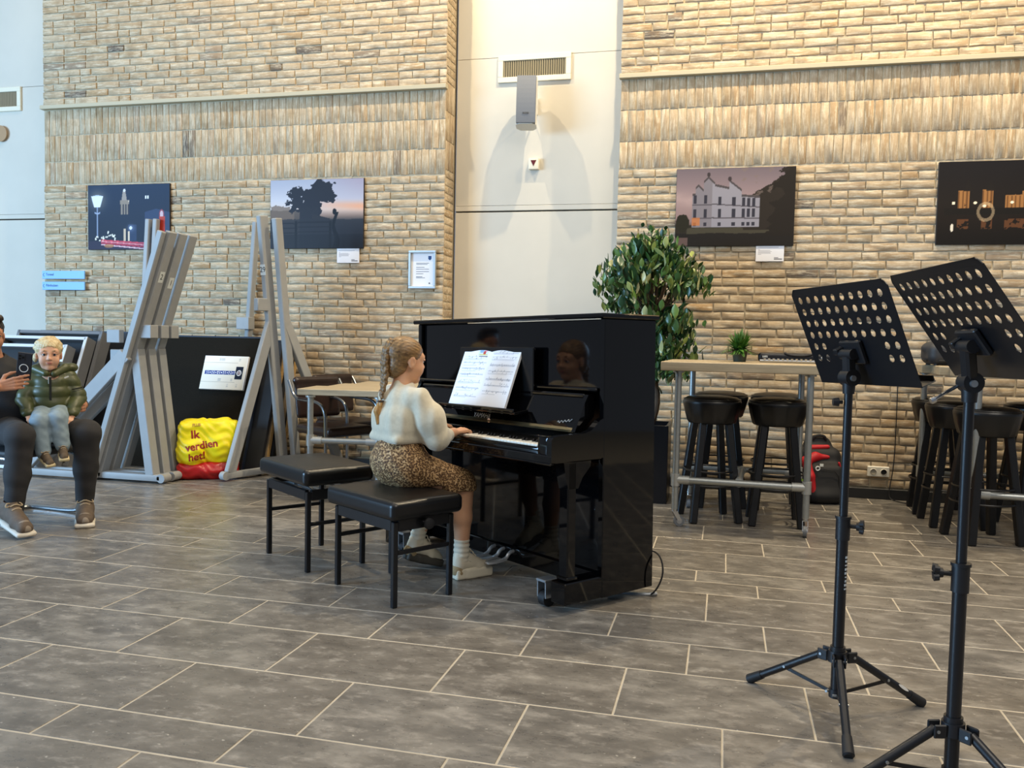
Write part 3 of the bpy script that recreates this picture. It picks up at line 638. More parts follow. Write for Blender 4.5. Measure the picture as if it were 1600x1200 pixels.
# music book
def sheet(seed, pic):
    def fn(u, v):
        im = np.ones(u.shape+(3,))*np.array([.965, .97, .985]); r2 = np.random.default_rng(seed)
        rows_ = (.80, .70, .60, .50, .38, .26, .14) if pic else (.90, .80, .68, .56, .44, .34, .22)
        for y in rows_:
            for k in range(5): im = put(im, (abs(v-y-k*.009) < .0022) & (u > .08) & (u < .93), '#b4b9c6', .6)
            for _ in range(16):
                x, yy = r2.uniform(.1, .9), y+r2.uniform(-.005, .045); im = put(im, blob(u, v, x, yy, .011, .006) < 1, '#6a6f7c', .7); im = put(im, (abs(u-x-.009) < .0025) & (v > yy) & (v < yy+.025), '#8a8e9a', .6)
            im = put(im, (abs(v-y+.018) < .003) & (u > .1) & (u < r2.uniform(.5, .9)), '#a4a8b4', .6)
        if pic:
            im = put(im, (u > .55) & (u < .9) & (v > .86) & (v < .98), '#dcecf6'); im = put(im, blob(u, v, .66, .935, .07, .035) < 1, '#8fb4dc'); im = put(im, blob(u, v, .77, .905, .05, .035) < 1, '#c8443c'); im = put(im, blob(u, v, .83, .95, .05, .025) < 1, '#f0a8b8'); im = put(im, (abs(v-.872) < .008) & (u > .58) & (u < .88), '#d8c850')
            im = put(im, (abs(v-.84) < .006) & (u > .6) & (u < .9), '#55505a')
        return im
    return fn
PAPER = mat('sheet_print', '#f4f5f8', .6, vcol='col')
ux = pX; lean = R(21); uz = (pZ*math.cos(lean)+pY*math.sin(lean)).normalized(); un = uz.cross(ux)*-1
BK = thing('music_book', 'open white sheet music book on the piano music shelf', 'book')
bo = Vector((-.613, 3.473, 0))+pX*-.765+pY*.082+pZ*.842
BK.matrix_world = frame_mtx(bo, pX, pY*math.cos(lean)-pZ*math.sin(lean), uz)
q = MB(); pw, ph = .232, .305
for s in (-1, 1):
    for k in range(7):
        a, b = k/7, (k+1)/7; cv = lambda t: -.004*math.sin(math.pi*min(1, t*1.3))*(1-t*.6)
        q.add([(s*a*pw, cv(a), 0), (s*b*pw, cv(b), 0), (s*b*pw, cv(b), ph), (s*a*pw, cv(a), ph), (s*a*pw, .010, 0), (s*b*pw, .010, 0), (s*b*pw, .010, ph), (s*a*pw, .010, ph)], [(0, 1, 2, 3), (7, 6, 5, 4), (0, 4, 5, 1), (3, 2, 6, 7)] + ([(1, 5, 6, 2)] if k == 6 else []))
q.build('page_block', paper, BK)
for s, nm, sd in ((-1, True, 1), (1, False, 2)):
    o = raster('printed_page', pw, ph, 96, 130, sheet(sd, nm), PAPER, BK, Matrix.Translation((s*pw/2, 0, ph/2)) @ Matrix.Rotation(R(90), 4, 'X'))
    for vv in o.data.vertices:
        t_ = abs(vv.co.x)/pw; vv.co.y = -.004*math.sin(math.pi*min(1, t_*1.3))*(1-t_*.6)-.0012
# ============================================================ piano benches
vinyl = mat('black_vinyl', '#0b0b0d', .32, spec=.5, bump=.06, bs=300)
def bench(label, c, rz, seat_z, h_frame):
    t = thing('piano_bench', label, 'bench', (c[0], c[1], 0), rz, 'black piano benches')
    L, D = .475, .325
    def cush(X, Y, Z): return 0*X+0*Y+0*Z
    sdf_mesh('cushion', [('b', (0, 0, seat_z-.04), (L/2+.035, D/2+.03, .042), None, .026), ('e', (0, 0, seat_z-.012), (L/2, D/2-.01, .02), None, .02)], .006, vinyl, parent=t)
    lm = MB().box((0, 0, h_frame/2), (.024, .024, h_frame), ch=.003).mesh('leg', blackmetal)
    for sx in (-1, 1):
        for sy in (-1, 1): link('leg', lm, t).location = (sx*(L/2-.012), sy*(D/2-.012), 0)
    for sy in (-1, 1): MB().box((0, sy*(D/2-.012), h_frame-.018), (L-.05, .022, .05), ch=.003).build('rail', blackmetal, t)
    for sx in (-1, 1):
        MB().box((sx*(L/2-.012), 0, h_frame-.018), (.022, D-.05, .05), ch=.003).build('rail', blackmetal, t)
        MB().box((sx*(L/2-.012), 0, .235), (.016, D-.05, .018), ch=.002).build('stretcher', blackmetal, t)
    q = MB()
    for s in (-1, 1):
        q.bar((-.17, s*.1, h_frame-.02), (.12, s*.1, seat_z-.09), .006, .022, (0, 0, 1)); q.bar((.17, s*.09, h_frame-.02), (-.12, s*.09, seat_z-.09), .006, .022, (0, 0, 1))
    q.cyl((0, -.12, (seat_z-.09+h_frame)/2-.01), (0, .12, (seat_z-.09+h_frame)/2-.01), .006); q.build('scissor_lift', steel, t)
    k = MB().cyl((.21, .0, h_frame-.02), (.262, .0, h_frame-.02), .007).build('crank', chrome, t)
    MB().lathe([(.012, 0), (.024, .004), (.026, .012), (.022, .022), (.01, .025)], n=14).build('crank_knob', rubber, t).matrix_local = Matrix.Translation((.256, 0, h_frame-.02)) @ Matrix.Rotation(R(90), 4, 'Y')
    return t
bench('low black piano bench under the seated girl', (-1.444, 3.6125), R(-33.1), .462, .372)
bench('black piano bench with raised cushion, empty beside the girl', (-2.033, 4.003), R(-36.5), .508, .395)
# ============================================================ tables on pipe frames
plank = wood_mat('scaffold_plank', '#8f8066', '#bba98a'); pipe = mat('galvanised_pipe', '#a9adab', .38, .75, var=.06, vs=40); fit = mat('pipe_fitting', '#b4b6b2', .42, .6)
def castor(parent, x, y, rz, name='castor'):
    t = MB(); t.cyl((0, 0, .098), (0, 0, .115), .018, n=12); a = Matrix.Rotation(rz, 3, 'Z')
    t.box((0, 0, .095), (.034, .034, .006))
    for s in (-1, 1): t.add([Vector((px, s*.014, pz)) for px, pz in ((-.017, .095), (.017, .095), (.043, .035), (.02, .035))] + [Vector((px, s*.0165, pz)) for px, pz in ((-.017, .095), (.017, .095), (.043, .035), (.02, .035))], [(0, 1, 2, 3), (7, 6, 5, 4), (0, 4, 5, 1), (1, 5, 6, 2), (2, 6, 7, 3), (3, 7, 4, 0)])
    t.v = [tuple(a @ Vector(v) + Vector((x, y, 0))) for v in t.v]; o = t.build(name, chrome, parent)
    w = MB().cyl((.03, -.011, .034), (.03, .011, .034), .034, n=22); w.v = [tuple(a @ Vector(v) + Vector((x, y, 0))) for v in w.v]; w.build('wheel', mat('wheel_grey', '#6d7176', .5), o)
    w = MB().cyl((.03, -.0125, .034), (.03, .0125, .034), .018, n=16); w.v = [tuple(a @ Vector(v) + Vector((x, y, 0))) for v in w.v]; w.build('hub', chrome, o)
def pipe_table(label, corners, ztop, th, legs, rail_z, cast, group, planks=3, rails=(), casr=(0, 0, 0, 0), legbot=.11):
    """corners: FL, FR, BR, BL of the top; legs the same order"""
    t = thing('pipe_table', label, 'table', (corners[0][0], corners[0][1], 0), 0, group); o = Vector((*corners[0], 0))
    P = [Vector((*c, 0))-o for c in corners]; Lg = [Vector((*c, 0))-o for c in legs]
    for k in range(planks):
        a, b = k/planks, (k+1)/planks; e = .003/max(.1, (P[3]-P[0]).length)
        q0, q1 = P[0].lerp(P[3], a+e*(k > 0)), P[1].lerp(P[2], a+e*(k > 0)); q2, q3 = P[1].lerp(P[2], b-e*(k < planks-1)), P[0].lerp(P[3], b-e*(k < planks-1))
        ang = math.atan2((q1-q0).y, (q1-q0).x); c = (q0+q1+q2+q3)/4; q = MB(); q.box((0, 0, 0), ((q1-q0).length, (q3-q0).length, th), ch=.004)
        ob = q.build('plank', plank, t); ob.location = (c.x, c.y, ztop-th/2); ob.rotation_euler = (0, 0, ang)
    for l in Lg: MB().cyl((l.x, l.y, legbot), (l.x, l.y, ztop-th), .021, n=18).cyl((l.x, l.y, ztop-th-.012), (l.x, l.y, ztop-th), .034, n=18).build('leg', pipe, t)
    for i, j in rails:
        a = Lg[i] if isinstance(i, int) else i-o; b = Lg[j] if isinstance(j, int) else j-o; d = (b-a).normalized(); up = Vector((0, 0, rail_z))
        MB().cyl(a+up, b+up, .021, n=18).build('rail', pipe, t)
        for e, s in ((a, 1), (b, -1)): MB().cyl(e+up+d*s*.01, e+up+d*s*.085, .027, n=16).build('rail_sleeve', fit, t)
    for l in Lg: MB().cyl((l.x, l.y, rail_z-.038), (l.x, l.y, rail_z+.038), .028, n=16).build('fitting', fit, t)
    if cast:
        for l, r in zip(Lg, casr): castor(t, l.x, l.y, r)
    return t
bl_, br_ = (-.21, 6.02), (.505, 6.0); fl_, fr_ = (-.275, 5.41), (.505, 5.385)
pipe_table('wooden bar table on wheeled pipes, small fern on top', [(-.383, 5.34), (.605, 5.305), (.635, 6.085), (-.353, 6.12)], 1.036, .056, [fl_, fr_, br_, bl_], .295, True, 'pipe framed tables', rails=((0, 1), (3, 2), (Vector((.11, 5.40, 0)), Vector((.14, 6.01, 0)))), casr=(R(20), R(-95), R(70), R(100)))
pipe_table('wooden bar table at the right edge behind the music stand', [(1.355, 5.42), (2.55, 5.32), (2.465, 6.40), (1.27, 6.50)], 1.040, .056, [(1.455, 5.52), (2.45, 5.43), (2.37, 6.30), (1.345, 6.40)], .295, True, 'pipe framed tables', rails=((0, 1), (3, 2)), casr=(R(185), R(0), R(20), R(80)))
pipe_table('low wooden table with pipe legs left of the piano', [(-2.915, 5.37), (-1.75, 5.52), (-1.65, 6.70), (-2.815, 6.55)], .780, .044, [(-2.775, 5.38), (-2.295, 5.45), (-1.9, 6.5), (-2.70, 6.45)], .425, False, 'pipe framed tables', rails=((0, 1), (3, 2)), legbot=0)
# ============================================================ bar stools
stoolwood = mat('black_stained_wood', '#0d0e11', .38, var=.3, vs=6)
vin2 = mat('black_leatherette', '#0e0f11', .34, spec=.5)
def stool(label, c, rz, group='black padded bar stools'):
    t = thing('bar_stool', label, 'stool', (*c, 0), rz, group)
    pl = lambda a, z: 1+(.022*math.cos(14*a)*max(0, min(1, (.765-z)/.09)))
    MB().lathe([(.02, .635), (.145, .635), (.155, .645), (.172, .70), (.187, .76), (.188, .775), (.180, .79), (.16, .803), (.10, .812), (.03, .815)], n=56, wob=pl).build('seat', vin2, t, 50)
    MB().tube([(.181*math.cos(a), .181*math.sin(a), .790) for a in [2*math.pi*i/40 for i in range(40)]], .004, n=6, closed=True).build('piping', vin2, t)
    for sx in (-1, 1):
        for sy in (-1, 1): MB().bar((sx*.150, sy*.150, 0), (sx*.085, sy*.085, .645), .046, .046, (1, 0, 0), ch=.006).build('leg', stoolwood, t)
    for z, r in ((.24, .180), (.285, .175), (.33, .171), (.375, .166)):
        if z in (.24, .33): MB().tube([(r*math.cos(a), r*math.sin(a), z) for a in [2*math.pi*i/36 for i in range(36)]], .0065, n=8, closed=True).build('foot_ring', blackmetal, t)
    return t
s0 = stool('black bar stool at the front left under the fern table', (-.07, 5.715), R(19))
for lab, c, a in (('black bar stool at the front right under the fern table', (.345, 5.725), 2), ('black bar stool at the back left against the wall, under the fern table', (-.015, 6.25), 10), ('black bar stool at the back right against the wall, under the fern table', (.375, 6.27), 5),
               ('large black bar stool nearest under the right edge table', (1.54, 5.635), 16), ('black bar stool second back at the left end of the right edge table', (1.475, 6.075), 3),
               ('black bar stool farthest back by the wall socket and cable', (1.475, 6.49), -4), ('black bar stool cut by the right edge of the photo', (1.965, 6.16), 12)):
    dup(s0, lab, None, (*c, 0), R(a))
# ============================================================ things on the tables
leafm = mat('fern_green', '#4c7a2c', .45, var=.45, vs=9); potm = mat('pot_olive', '#3a3f30', .6)
t = thing('potted_fern', 'small bright green fern in a dark olive pot on the bar table', 'plant', (.095, 5.79, 1.036))
MB().lathe([(.036, 0), (.040, .004), (.050, .075), (.052, .078), (.047, .08), (.044, .07)], n=22).build('pot', potm, t)
r3 = random.Random(11); q = MB()
for i in range(210):
    a = r3.uniform(0, 2*math.pi); el = r3.uniform(.0, 1.4); ln = r3.uniform(.10, .168); w = r3.uniform(.006, .011); p = Vector((r3.uniform(-.02, .02), r3.uniform(-.02, .02), .075)); d = Vector((math.cos(a)*math.cos(el), math.sin(a)*math.cos(el), math.sin(el))); sd = Vector((-math.sin(a), math.cos(a), 0)); pts = []
    for k in range(5):
        s = k/4; pts.append((p+d*ln*s+Vector((0, 0, -.045*s*s*math.cos(el))), w*math.sin(math.pi*(.12+.86*s))))
    vs_ = []
    for c, ww in pts: vs_ += [c-sd*ww, c+sd*ww]
    q.add(vs_, [(2*k, 2*k+1, 2*k+3, 2*k+2) for k in range(4)])
stuff(q.build('fronds', leafm, t))
t = thing('flute_case', 'long black instrument case lying on the bar table', 'case', (.445, 5.79, 1.036), R(-3))
casem = mat('case_black', '#15151a', .35, var=.2, vs=30)
sdf_mesh('case_body', [('b', (0, .03, .034), (.235, .045, .030), None, .022)], .005, casem, parent=t)
q = MB(); q.tube([(-.07, -.012, .066), (-.05, -.02, .055), (-.01, -.022, .048), (.05, -.022, .048), (.09, -.02, .056), (.11, -.012, .066)], .006, n=8, smooth=2); q.build('handle', casem, t)
for x in (-.19, .17): MB().box((x, -.016, .036), (.035, .006, .014), ch=.002).build('latch', steel, t)
t = thing('flute', 'silver flute lying in front of the black case', 'flute', (.42, 5.715, 1.036), R(-3))
MB().tube([(-.20, 0, .012), (.215, 0, .012)], .0095, n=12).build('tube', chrome, t); r3 = random.Random(5)
MB().cyl((.2, 0, .012), (.226, 0, .012), .0115).build('joint', blackmetal, t)
for i in range(13):
    x = -.17+i*.028; MB().cyl((x, -.002, .020), (x, -.004, .027), .0085, n=12).build('key', chrome, t)
MB().tube([(-.18, .011, .02), (.18, .011, .02)], .002, n=6).build('key_rod', chrome, t)
t = thing('soft_case', 'dark grey rounded case on the right edge table', 'case', (1.42, 6.10, 1.040), R(5))
gcl = mat('case_grey', '#2e3033', .55, var=.1, vs=60, bump=.1, bs=300)
sdf_mesh('case_body', [('b', (.05, 0, .078), (.20, .12, .074), None, .055), ('e', (.0, 0, .11), (.17, .10, .05), None)], .008, gcl, k=.03, parent=t)
MB().tube([(-.152, -.06, .03), (-.155, 0, .03), (-.13, .09, .03)], .006, n=8, smooth=2).build('zip', rubber, t); MB().box((.05, -.121, .03), (.30, .006, .012), ch=.002).build('zip', rubber, t)
for x, y in ((-.1, -.08), (-.1, .08), (.18, -.08), (.18, .08)): MB().cyl((x, y, 0), (x, y, .012), .014, n=12).build('foot', rubber, t)
t = thing('cable', 'thin black cable hanging down the brick beside the socket', 'cable', (1.235, YW-.012, .2))
MB().tube([(.03, 0, .88), (.028, -.004, .5), (.03, 0, .2), (.02, -.003, .0), (-.005, -.02, -.13), (.0, -.03, -.19), (.06, -.10, -.197), (.13, -.15, -.197), (.2, -.12, -.197)], .0035, n=8, smooth=2).build('cord', rubber, t)
# ============================================================ dark chairs at the low table
brown = mat('brown_leather', '#2a1c18', .32, var=.2, vs=14); tubem = mat('chair_tube', '#8e9295', .25, .9)
def armchair(label, c, rz):
    t = thing('tub_chair', label, 'chair', (*c, 0), rz, 'brown leather chairs at the low table')
    sdf_mesh('backrest', [('b', (0, .21, .66), (.205, .022, .155), Matrix.Rotation(R(-8), 3, 'X'), .03, .01), ('c', (-.185, .23, .80), (.185, .23, .80), .026, .026)], .009, brown, parent=t)
    sdf_mesh('seat', [('b', (0, -.02, .43), (.21, .22, .035), None, .03)], .009, brown, parent=t)
    for s in (-1, 1):
        MB().tube([(s*.235, .25, .80), (s*.245, .16, .665), (s*.25, .0, .66), (s*.25, -.16, .655), (s*.25, -.235, .60), (s*.25, -.25, .48), (s*.25, -.25, .02), (s*.25, -.2, .012), (s*.25, .25, .012)], .0125, n=10, smooth=2).build('side_tube', tubem, t)
        MB().box((s*.25, .0, .672), (.03, .19, .012), ch=.004).build('arm_pad', brown, t)
    MB().tube([(-.25, .25, .012), (.25, .25, .012)], .0125).build('floor_tube', tubem, t); MB().tube([(-.25, -.16, .395), (.25, -.16, .395)], .0125).build('cross_tube', tubem, t)
    return t
c0 = armchair('brown leather chair nearer the grey frames, behind the low table', (-2.93, 6.06), R(62)); c1 = dup(c0, 'brown leather chair further right behind the low table', None, (-2.99, 6.50, 0), R(66))
# ============================================================ music stands
mblack = mat('stand_black', '#121317', .36, spec=.5); mblack2 = mat('stand_plastic', '#15161a', .45)
def music_stand(label, c, zhub, feet, plate, ptop, knob_dir, joint_z, leg_r=.0125):
    t = thing('music_stand', label, 'music stand', (*c, 0), 0, 'perforated music stands'); o = Vector((*c, 0))
    MB().cyl((0, 0, .05), (0, 0, joint_z), .0175, n=20).build('lower_tube', mblack, t); MB().cyl((0, 0, joint_z-.02), (0, 0, ptop), .0128, n=18).build('upper_tube', mblack, t)
    kd = Vector(knob_dir)
    q = MB().cyl((0, 0, joint_z-.045), (0, 0, joint_z+.028), .0215, n=20).cyl((0, 0, joint_z+.022), (0, 0, joint_z+.03), .0245, n=20); q.cyl(kd*.015+Vector((0, 0, joint_z)), kd*.05+Vector((0, 0, joint_z)), .007); q.build('clamp', mblack2, t)
    q = MB(); d = kd; s = d.orthogonal().normalized()
    q.cyl(kd*.042+Vector((0, 0, joint_z)), kd*.062+Vector((0, 0, joint_z)), .012, .016, n=14)
    for a in range(4):
        w = Matrix.Rotation(a*math.pi/2, 3, d) @ s; q.cyl(kd*.053+w*.014+Vector((0, 0, joint_z)), kd*.066+w*.016+Vector((0, 0, joint_z)), .009, .010, n=10)
    q.build('clamp_knob', mblack2, t)
    q = MB().cyl((0, 0, zhub-.018), (0, 0, zhub+.016), .030, .028, n=20).cyl((0, 0, zhub+.016), (0, 0, zhub+.03), .023, n=20)
    for f in feet:
        d = (Vector((*f, 0))-o).normalized(); s = Vector((-d.y, d.x, 0))
        for e in (-1, 1): q.box(d*.042+s*e*.0165+Vector((0, 0, zhub-.004)), (.034, .006, .036), Matrix((d, s, (0, 0, 1))).transposed(), ch=.003)
    q.build('hub', mblack2, t)
    MB().cyl((0, 0, .052), (0, 0, .078), .0225, n=18).build('lower_collar', mblack2, t)
    for f in feet:
        d = (Vector((*f, 0))-o); L = d.length; d = d.normalized(); a = d*.048+Vector((0, 0, zhub-.004)); b = d*L+Vector((0, 0, .014))
        l = MB().cyl(a, b, leg_r, n=16).build('leg', mblack, t); e = (b-a).normalized()
        MB().cyl(b-e*.05, b+e*.008, leg_r+.002, leg_r+.0045, n=16).cyl(b+e*.008, b+e*.012, leg_r+.0045, leg_r, n=16).build('rubber_foot', rubber, l)
        s = Vector((-d.y, d.x, 0)); m_ = a.lerp(b, .50)
        MB().bar(d*.024+Vector((0, 0, .065)), m_+Vector((0, 0, -.006)), .004, .011, s.cross(Vector((0, 0, 1)))).build('brace', mblack, t)
        for p_, h_ in ((m_, .014), (d*.026+Vector((0, 0, .065)), .014), (a, .021)): MB().cyl(p_-s*h_, p_+s*h_, .0045, n=8).build('rivet', steel, l)
    # the perforated desk
    C, yaw, tlt, rl = plate; w = Vector((math.cos(yaw), math.sin(yaw), 0)); n = Vector((-math.sin(yaw), math.cos(yaw), 0)); up = math.cos(tlt)*Vector((0, 0, 1))+math.sin(tlt)*n
    w2 = math.cos(rl)*w+math.sin(rl)*up; u2 = -math.sin(rl)*w+math.cos(rl)*up; nn = w2.cross(u2)                                # nn points to our side
    if nn.y > 0: nn = -nn
    Wd, Hd = .493, .332; bm = bmesh.new(); vs = {}
    holes = []
    for r_ in range(6):
        for k in range(10):
            if r_ < 4 or k in (0, 1, 8, 9): holes.append((-Wd/2+.040+k*.0455, Hd/2-.040-r_*.0405))
    def grid2(): 
        # each cell: a square with an oval hole; blank cells solid; margins as quads
        vv, ff = [], []
        xs = [-Wd/2]+[-Wd/2+.040+(k-.5)*.0455 for k in range(11)]+[Wd/2]; ys = [Hd/2]+[Hd/2-.040-(r_-.5)*.0405 for r_ in range(7)]+[-Hd/2]
        rc = .03
        for i in range(len(xs)-1):
            for j in range(len(ys)-1):
                xa, xb, ya, yb = xs[i], xs[i+1], ys[j+1], ys[j]; cx, cy = (xa+xb)/2, (ya+yb)/2; b0 = len(vv)
                if any(abs(cx-hx) < .01 and abs(cy-hy) < .01 for hx, hy in holes):
                    N = 16
                    for t_ in range(N):
                        a_ = 2*math.pi*t_/N+math.pi/4*0; ca, sa = math.cos(a_), math.sin(a_); k_ = max(abs(ca), abs(sa))
                        vv.append((cx+ca/k_*(xb-xa)/2, cy+sa/k_*(yb-ya)/2)); 
                    for t_ in range(N):
                        a_ = 2*math.pi*t_/N; vv.append((cx+.0118*math.cos(a_), cy+.0118*math.sin(a_)))
                    for t_ in range(N): ff.append((b0+t_, b0+(t_+1) % N, b0+N+(t_+1) % N, b0+N+t_))
                else:
                    cor = [(xa, ya), (xb, ya), (xb, yb), (xa, yb)]
                    if j == 0 and i in (0, len(xs)-2):
                        s_ = -1 if i == 0 else 1; X = s_*Wd/2; in_x = xb if i == 0 else xa
                        arc = [(X-s_*rc+s_*rc*math.cos(q_), Hd/2-rc+rc*math.sin(q_)) for q_ in [math.pi/2*k/5 for k in range(6)]]
                        cor = [(in_x, ya), (X, ya)]+arc+[(in_x, yb)] if ya < Hd/2-rc else [(in_x, ya)]+[(max(min(x, Wd/2), -Wd/2), max(y, ya)) for x, y in arc]+[(in_x, yb)]
                    vv += cor; ff.append(tuple(range(b0, b0+len(cor))))
        return vv, ff
    vv, ff = grid2()
    me = bpy.data.meshes.new('desk_plate'); me.from_pydata([tuple(C-o+w2*x+u2*y) for x, y in vv], [], ff)
    bm.from_mesh(me); bmesh.ops.remove_doubles(bm, verts=bm.verts, dist=.0004); bmesh.ops.recalc_face_normals(bm, faces=bm.faces)
    g = bmesh.ops.solidify(bm, geom=bm.faces[:], thickness=.0025); bm.to_mesh(me); bm.free(); me.materials.append(mblack)
    dsk = link('desk_plate', me, t)
    lip = MB(); lo_ = C-o-u2*Hd/2; lip.box(lo_-nn*.025, (Wd-.01, .003, .052), Matrix((w2, u2, -nn)).transposed(), ch=.001); lip.box(lo_-nn*.05+u2*.008, (Wd-.02, .018, .003), Matrix((w2, u2, -nn)).transposed()); lip.build('lip', mblack, t)
    # tilting arm between tube and desk
    top = Vector((0, 0, ptop)); q = MB().cyl(top-Vector((0, 0, .05)), top+Vector((0, 0, .0)), .0175, .021, n=18); side = w2
    q.cyl(top+side*-.022, top+side*.022, .026, n=20); q.build('arm_joint', mblack2, t)
    hinge = C-o-u2*.052+nn*.030
    MB().bar(top, hinge, .034, .03, nn, ch=.006).build('arm', mblack2, t)
    q = MB().cyl(hinge-side*.03, hinge+side*.03, .017, n=16); q.box(hinge-nn*.018, (.10, .075, .016), Matrix((w2, u2, nn)).transposed(), ch=.004); q.box(hinge-side*.04+u2*.012, (.02, .02, .035), Matrix((w2, u2, nn)).transposed(), ch=.003); q.build('desk_mount', mblack2, t)
    MB().cyl(top-side*.03+nn*.004, top+side*.03+nn*.004, .009, n=12).build('joint_bolt', steel, t)
    return t, dict(top=top, side=side, nn=nn, w2=w2, u2=u2, C=C-o)
ms1, k1 = music_stand('black perforated music stand with its full tripod in view', (.376, 2.812), .185, [(.124, 2.985), (.651, 2.946), (.375, 2.511)], (Vector((.376, 2.81, 1.194)), -1.096, -.402, .024), 1.062, (.9, -.2, 0), .600)
MB().cyl((-.016, 0, .985), (-.034, -.003, .985), .006, n=10).cyl((-.028, -.002, .985), (-.045, -.004, .985), .014, .012, n=14).build('height_knob', mblack2, ms1)
whiteink = mat('white_ink', '#c8c8c4', .6)
q = MB(); r3 = random.Random(2)
for k in range(9): a_ = R(-44); h_ = .402+k*.0125; q.box((.0180*math.cos(a_), .0180*math.sin(a_), h_), (.0012, r3.uniform(.007, .011), .007 if k % 3 else .004), Matrix.Rotation(a_, 3, 'Z'))
stuff(q.build('small_lettering', whiteink, ms1))
lg = [c for c in ms1.children if c.name.startswith('leg')][1]
a_, b_ = Vector((.0477, .0233, .181)), Vector((.275, .134, .014)); m_ = a_.lerp(b_, .70); d_ = (b_-a_).normalized(); s_ = Vector((.438, -.899, 0)); n3 = d_.cross(s_); n3 = n3 if n3.z > 0 else -n3; f_ = (n3*.5+s_*.85).normalized(); q = MB(); P_ = [(.022*math.cos(t_), .0055*math.sin(t_)) for t_ in [2*math.pi*i/16 for i in range(16)]]; w_ = f_.cross(d_)
q.add([m_+f_*.0130+d_*x+w_*y for x, y in P_]+[m_+f_*.0136+d_*x+w_*y for x, y in P_], [tuple(range(16)), tuple(range(31, 15, -1))]+[(i, (i+1) % 16, 16+(i+1) % 16, 16+i) for i in range(16)]); q.build('sticker', whiteink, lg)
c2 = (.602, 2.362); fr2 = [(c2[0]+.30*math.cos(R(a)), c2[1]+.30*math.sin(R(a))) for a in (205, -35, 95)]
fr2 = [(c2[0]+.30*math.cos(R(a)), c2[1]+.30*math.sin(R(a))) for a in (196, -44, 76)]
ms2, k2 = music_stand('nearest black perforated music stand cut by the right edge', c2, .185, fr2, (Vector((.577, 2.326, 1.225)), -1.353, -.622, .021), 1.075, (-.97, .05, 0), .585)
tp = k2['top']; q = MB().tube([tp-k2['side']*.02+Vector((-.01, 0, -.004)), tp+Vector((-.055, -.01, -.025)), tp+Vector((-.085, -.02, -.045))], .0045, n=8); q.cyl(tp+Vector((-.083, -.02, -.044)), tp+Vector((-.094, -.022, -.049)), .008, n=10); q.build('clamp_lever', chrome, ms2)
# ============================================================ grey wooden trestle frames
grey = mat('grey_paint', '#9c9d9c', .5, var=.05, vs=10, bump=.05, bs=60); numw = mat('number_card', '#d9dcd8', .6)
def trestle(label, pb_, pt_, lb, jf, N, w, th, leg_w, foot=None, num=None, leg=True, block=True):
    """post pb_->pt_, strut from fraction jf of the post to lb, sill beam on the floor; N: thickness direction"""
    t = thing('trestle_frame', label, 'trestle', (pb_[0], pb_[1], 0), 0, 'grey trestle frames'); o = Vector((pb_[0], pb_[1], 0))
    N = Vector(N).normalized(); a, b, c = Vector(pb_)-o, Vector(pt_)-o, Vector(lb)-o; j = a.lerp(b, jf)
    MB().bar(a-Vector((0, 0, .03)), b, w, th, N, ch=.006).build('post', grey, t)
    if leg:
        MB().bar(c, j, leg_w, th*.92, N, ch=.005).build('strut', grey, t)
        h = (c-a); h.z = 0; hd = h.normalized(); z0 = Vector((0, 0, .042))
        e0, e1 = Vector((a.x, a.y, 0))-hd*.04, Vector((c.x, c.y, 0))+hd*(foot or .05)
        MB().bar(e0+z0, e1+z0, .052, th, N, ch=.012).build('sill', grey, t)
        MB().cyl(e1+z0+N*th*.5, e1+z0-N*th*.5, .034, n=18).build('foot', grey, t)
        k = j+hd*(.095)+Vector((0, 0, .135))
        if block: MB().box(k, (.115, th*1.02, .10), Matrix((hd, N, Vector((0, 0, 1)))).transposed(), ch=.004).build('block', grey, t)
        d = (b-a).normalized(); d2 = d
    if num:
        s, f, face = num; p_ = a.lerp(b, f); d = (b-a).normalized()
        face = Vector(face); face = (face-d*face.dot(d)).normalized(); x = d.cross(face)
        off = (w/2 if abs(face.dot(N)) < .5 else th/2)+.002
        q = MB(); q.box(p_+face*off, (.052, .003, .085), Matrix((x, -face, d)).transposed()); cdo = q.build('number_card', numw, t)
        lettering(s, .06, mat('ink_black', '#141414', .6), cdo, frame_mtx(p_+face*(off+.002), x, d, face), 'number')
    return t
A = ((-4.675, 5.62, .06), (-4.045, 5.62, 1.904), (-4.215, 5.62, .06))
trestle('front grey trestle frame of the left stack, card reading 2', *A, .52, (0, 1, 0), .046, .09, .075, foot=.10, num=('2', .82, (1, 0, -.3)))
sh = lambda p, dx, dy: (p[0]+dx, p[1]+dy, p[2])
trestle('second grey trestle frame behind the one carded 2', *[sh(p, .01, .115) for p in A], .52, (0, 1, 0), .046, .09, .075, foot=.10, num=('1', .80, (1, 0, -.3)))
trestle('third grey trestle frame, rearmost of the left leaning three', *[sh(p, .012, .235) for p in A], .52, (0, 1, 0), .046, .09, .075, foot=.10)
trestle('pale grey trestle frame whose long strut runs down behind the toddler', (-4.70, 5.545, .06), (-4.075, 5.545, 1.90), (-5.34, 5.545, .06), .50, (0, 1, 0), .05, .05, .11, foot=.12)
trestle('inner pale grey trestle frame with its strut between dark gaps', (-4.71, 5.66, .06), (-4.12, 5.66, 1.80), (-5.30, 5.66, .06), .44, (0, 1, 0), .04, .05, .085, foot=.12)
trestle('upright bluish grey post, left of two before the street photo', (-5.30, 6.835, .0), (-5.16, 6.835, 2.18), (-5.3, 6.8, 0), .5, (1, 0, 0), .055, .045, .05, leg=False)
trestle('upright bluish grey post, right of two before the street photo', (-5.22, 6.835, .0), (-5.08, 6.835, 2.18), (-5.3, 6.8, 0), .5, (1, 0, 0), .055, .045, .05, leg=False)
NB = (.94, -.33, 0)
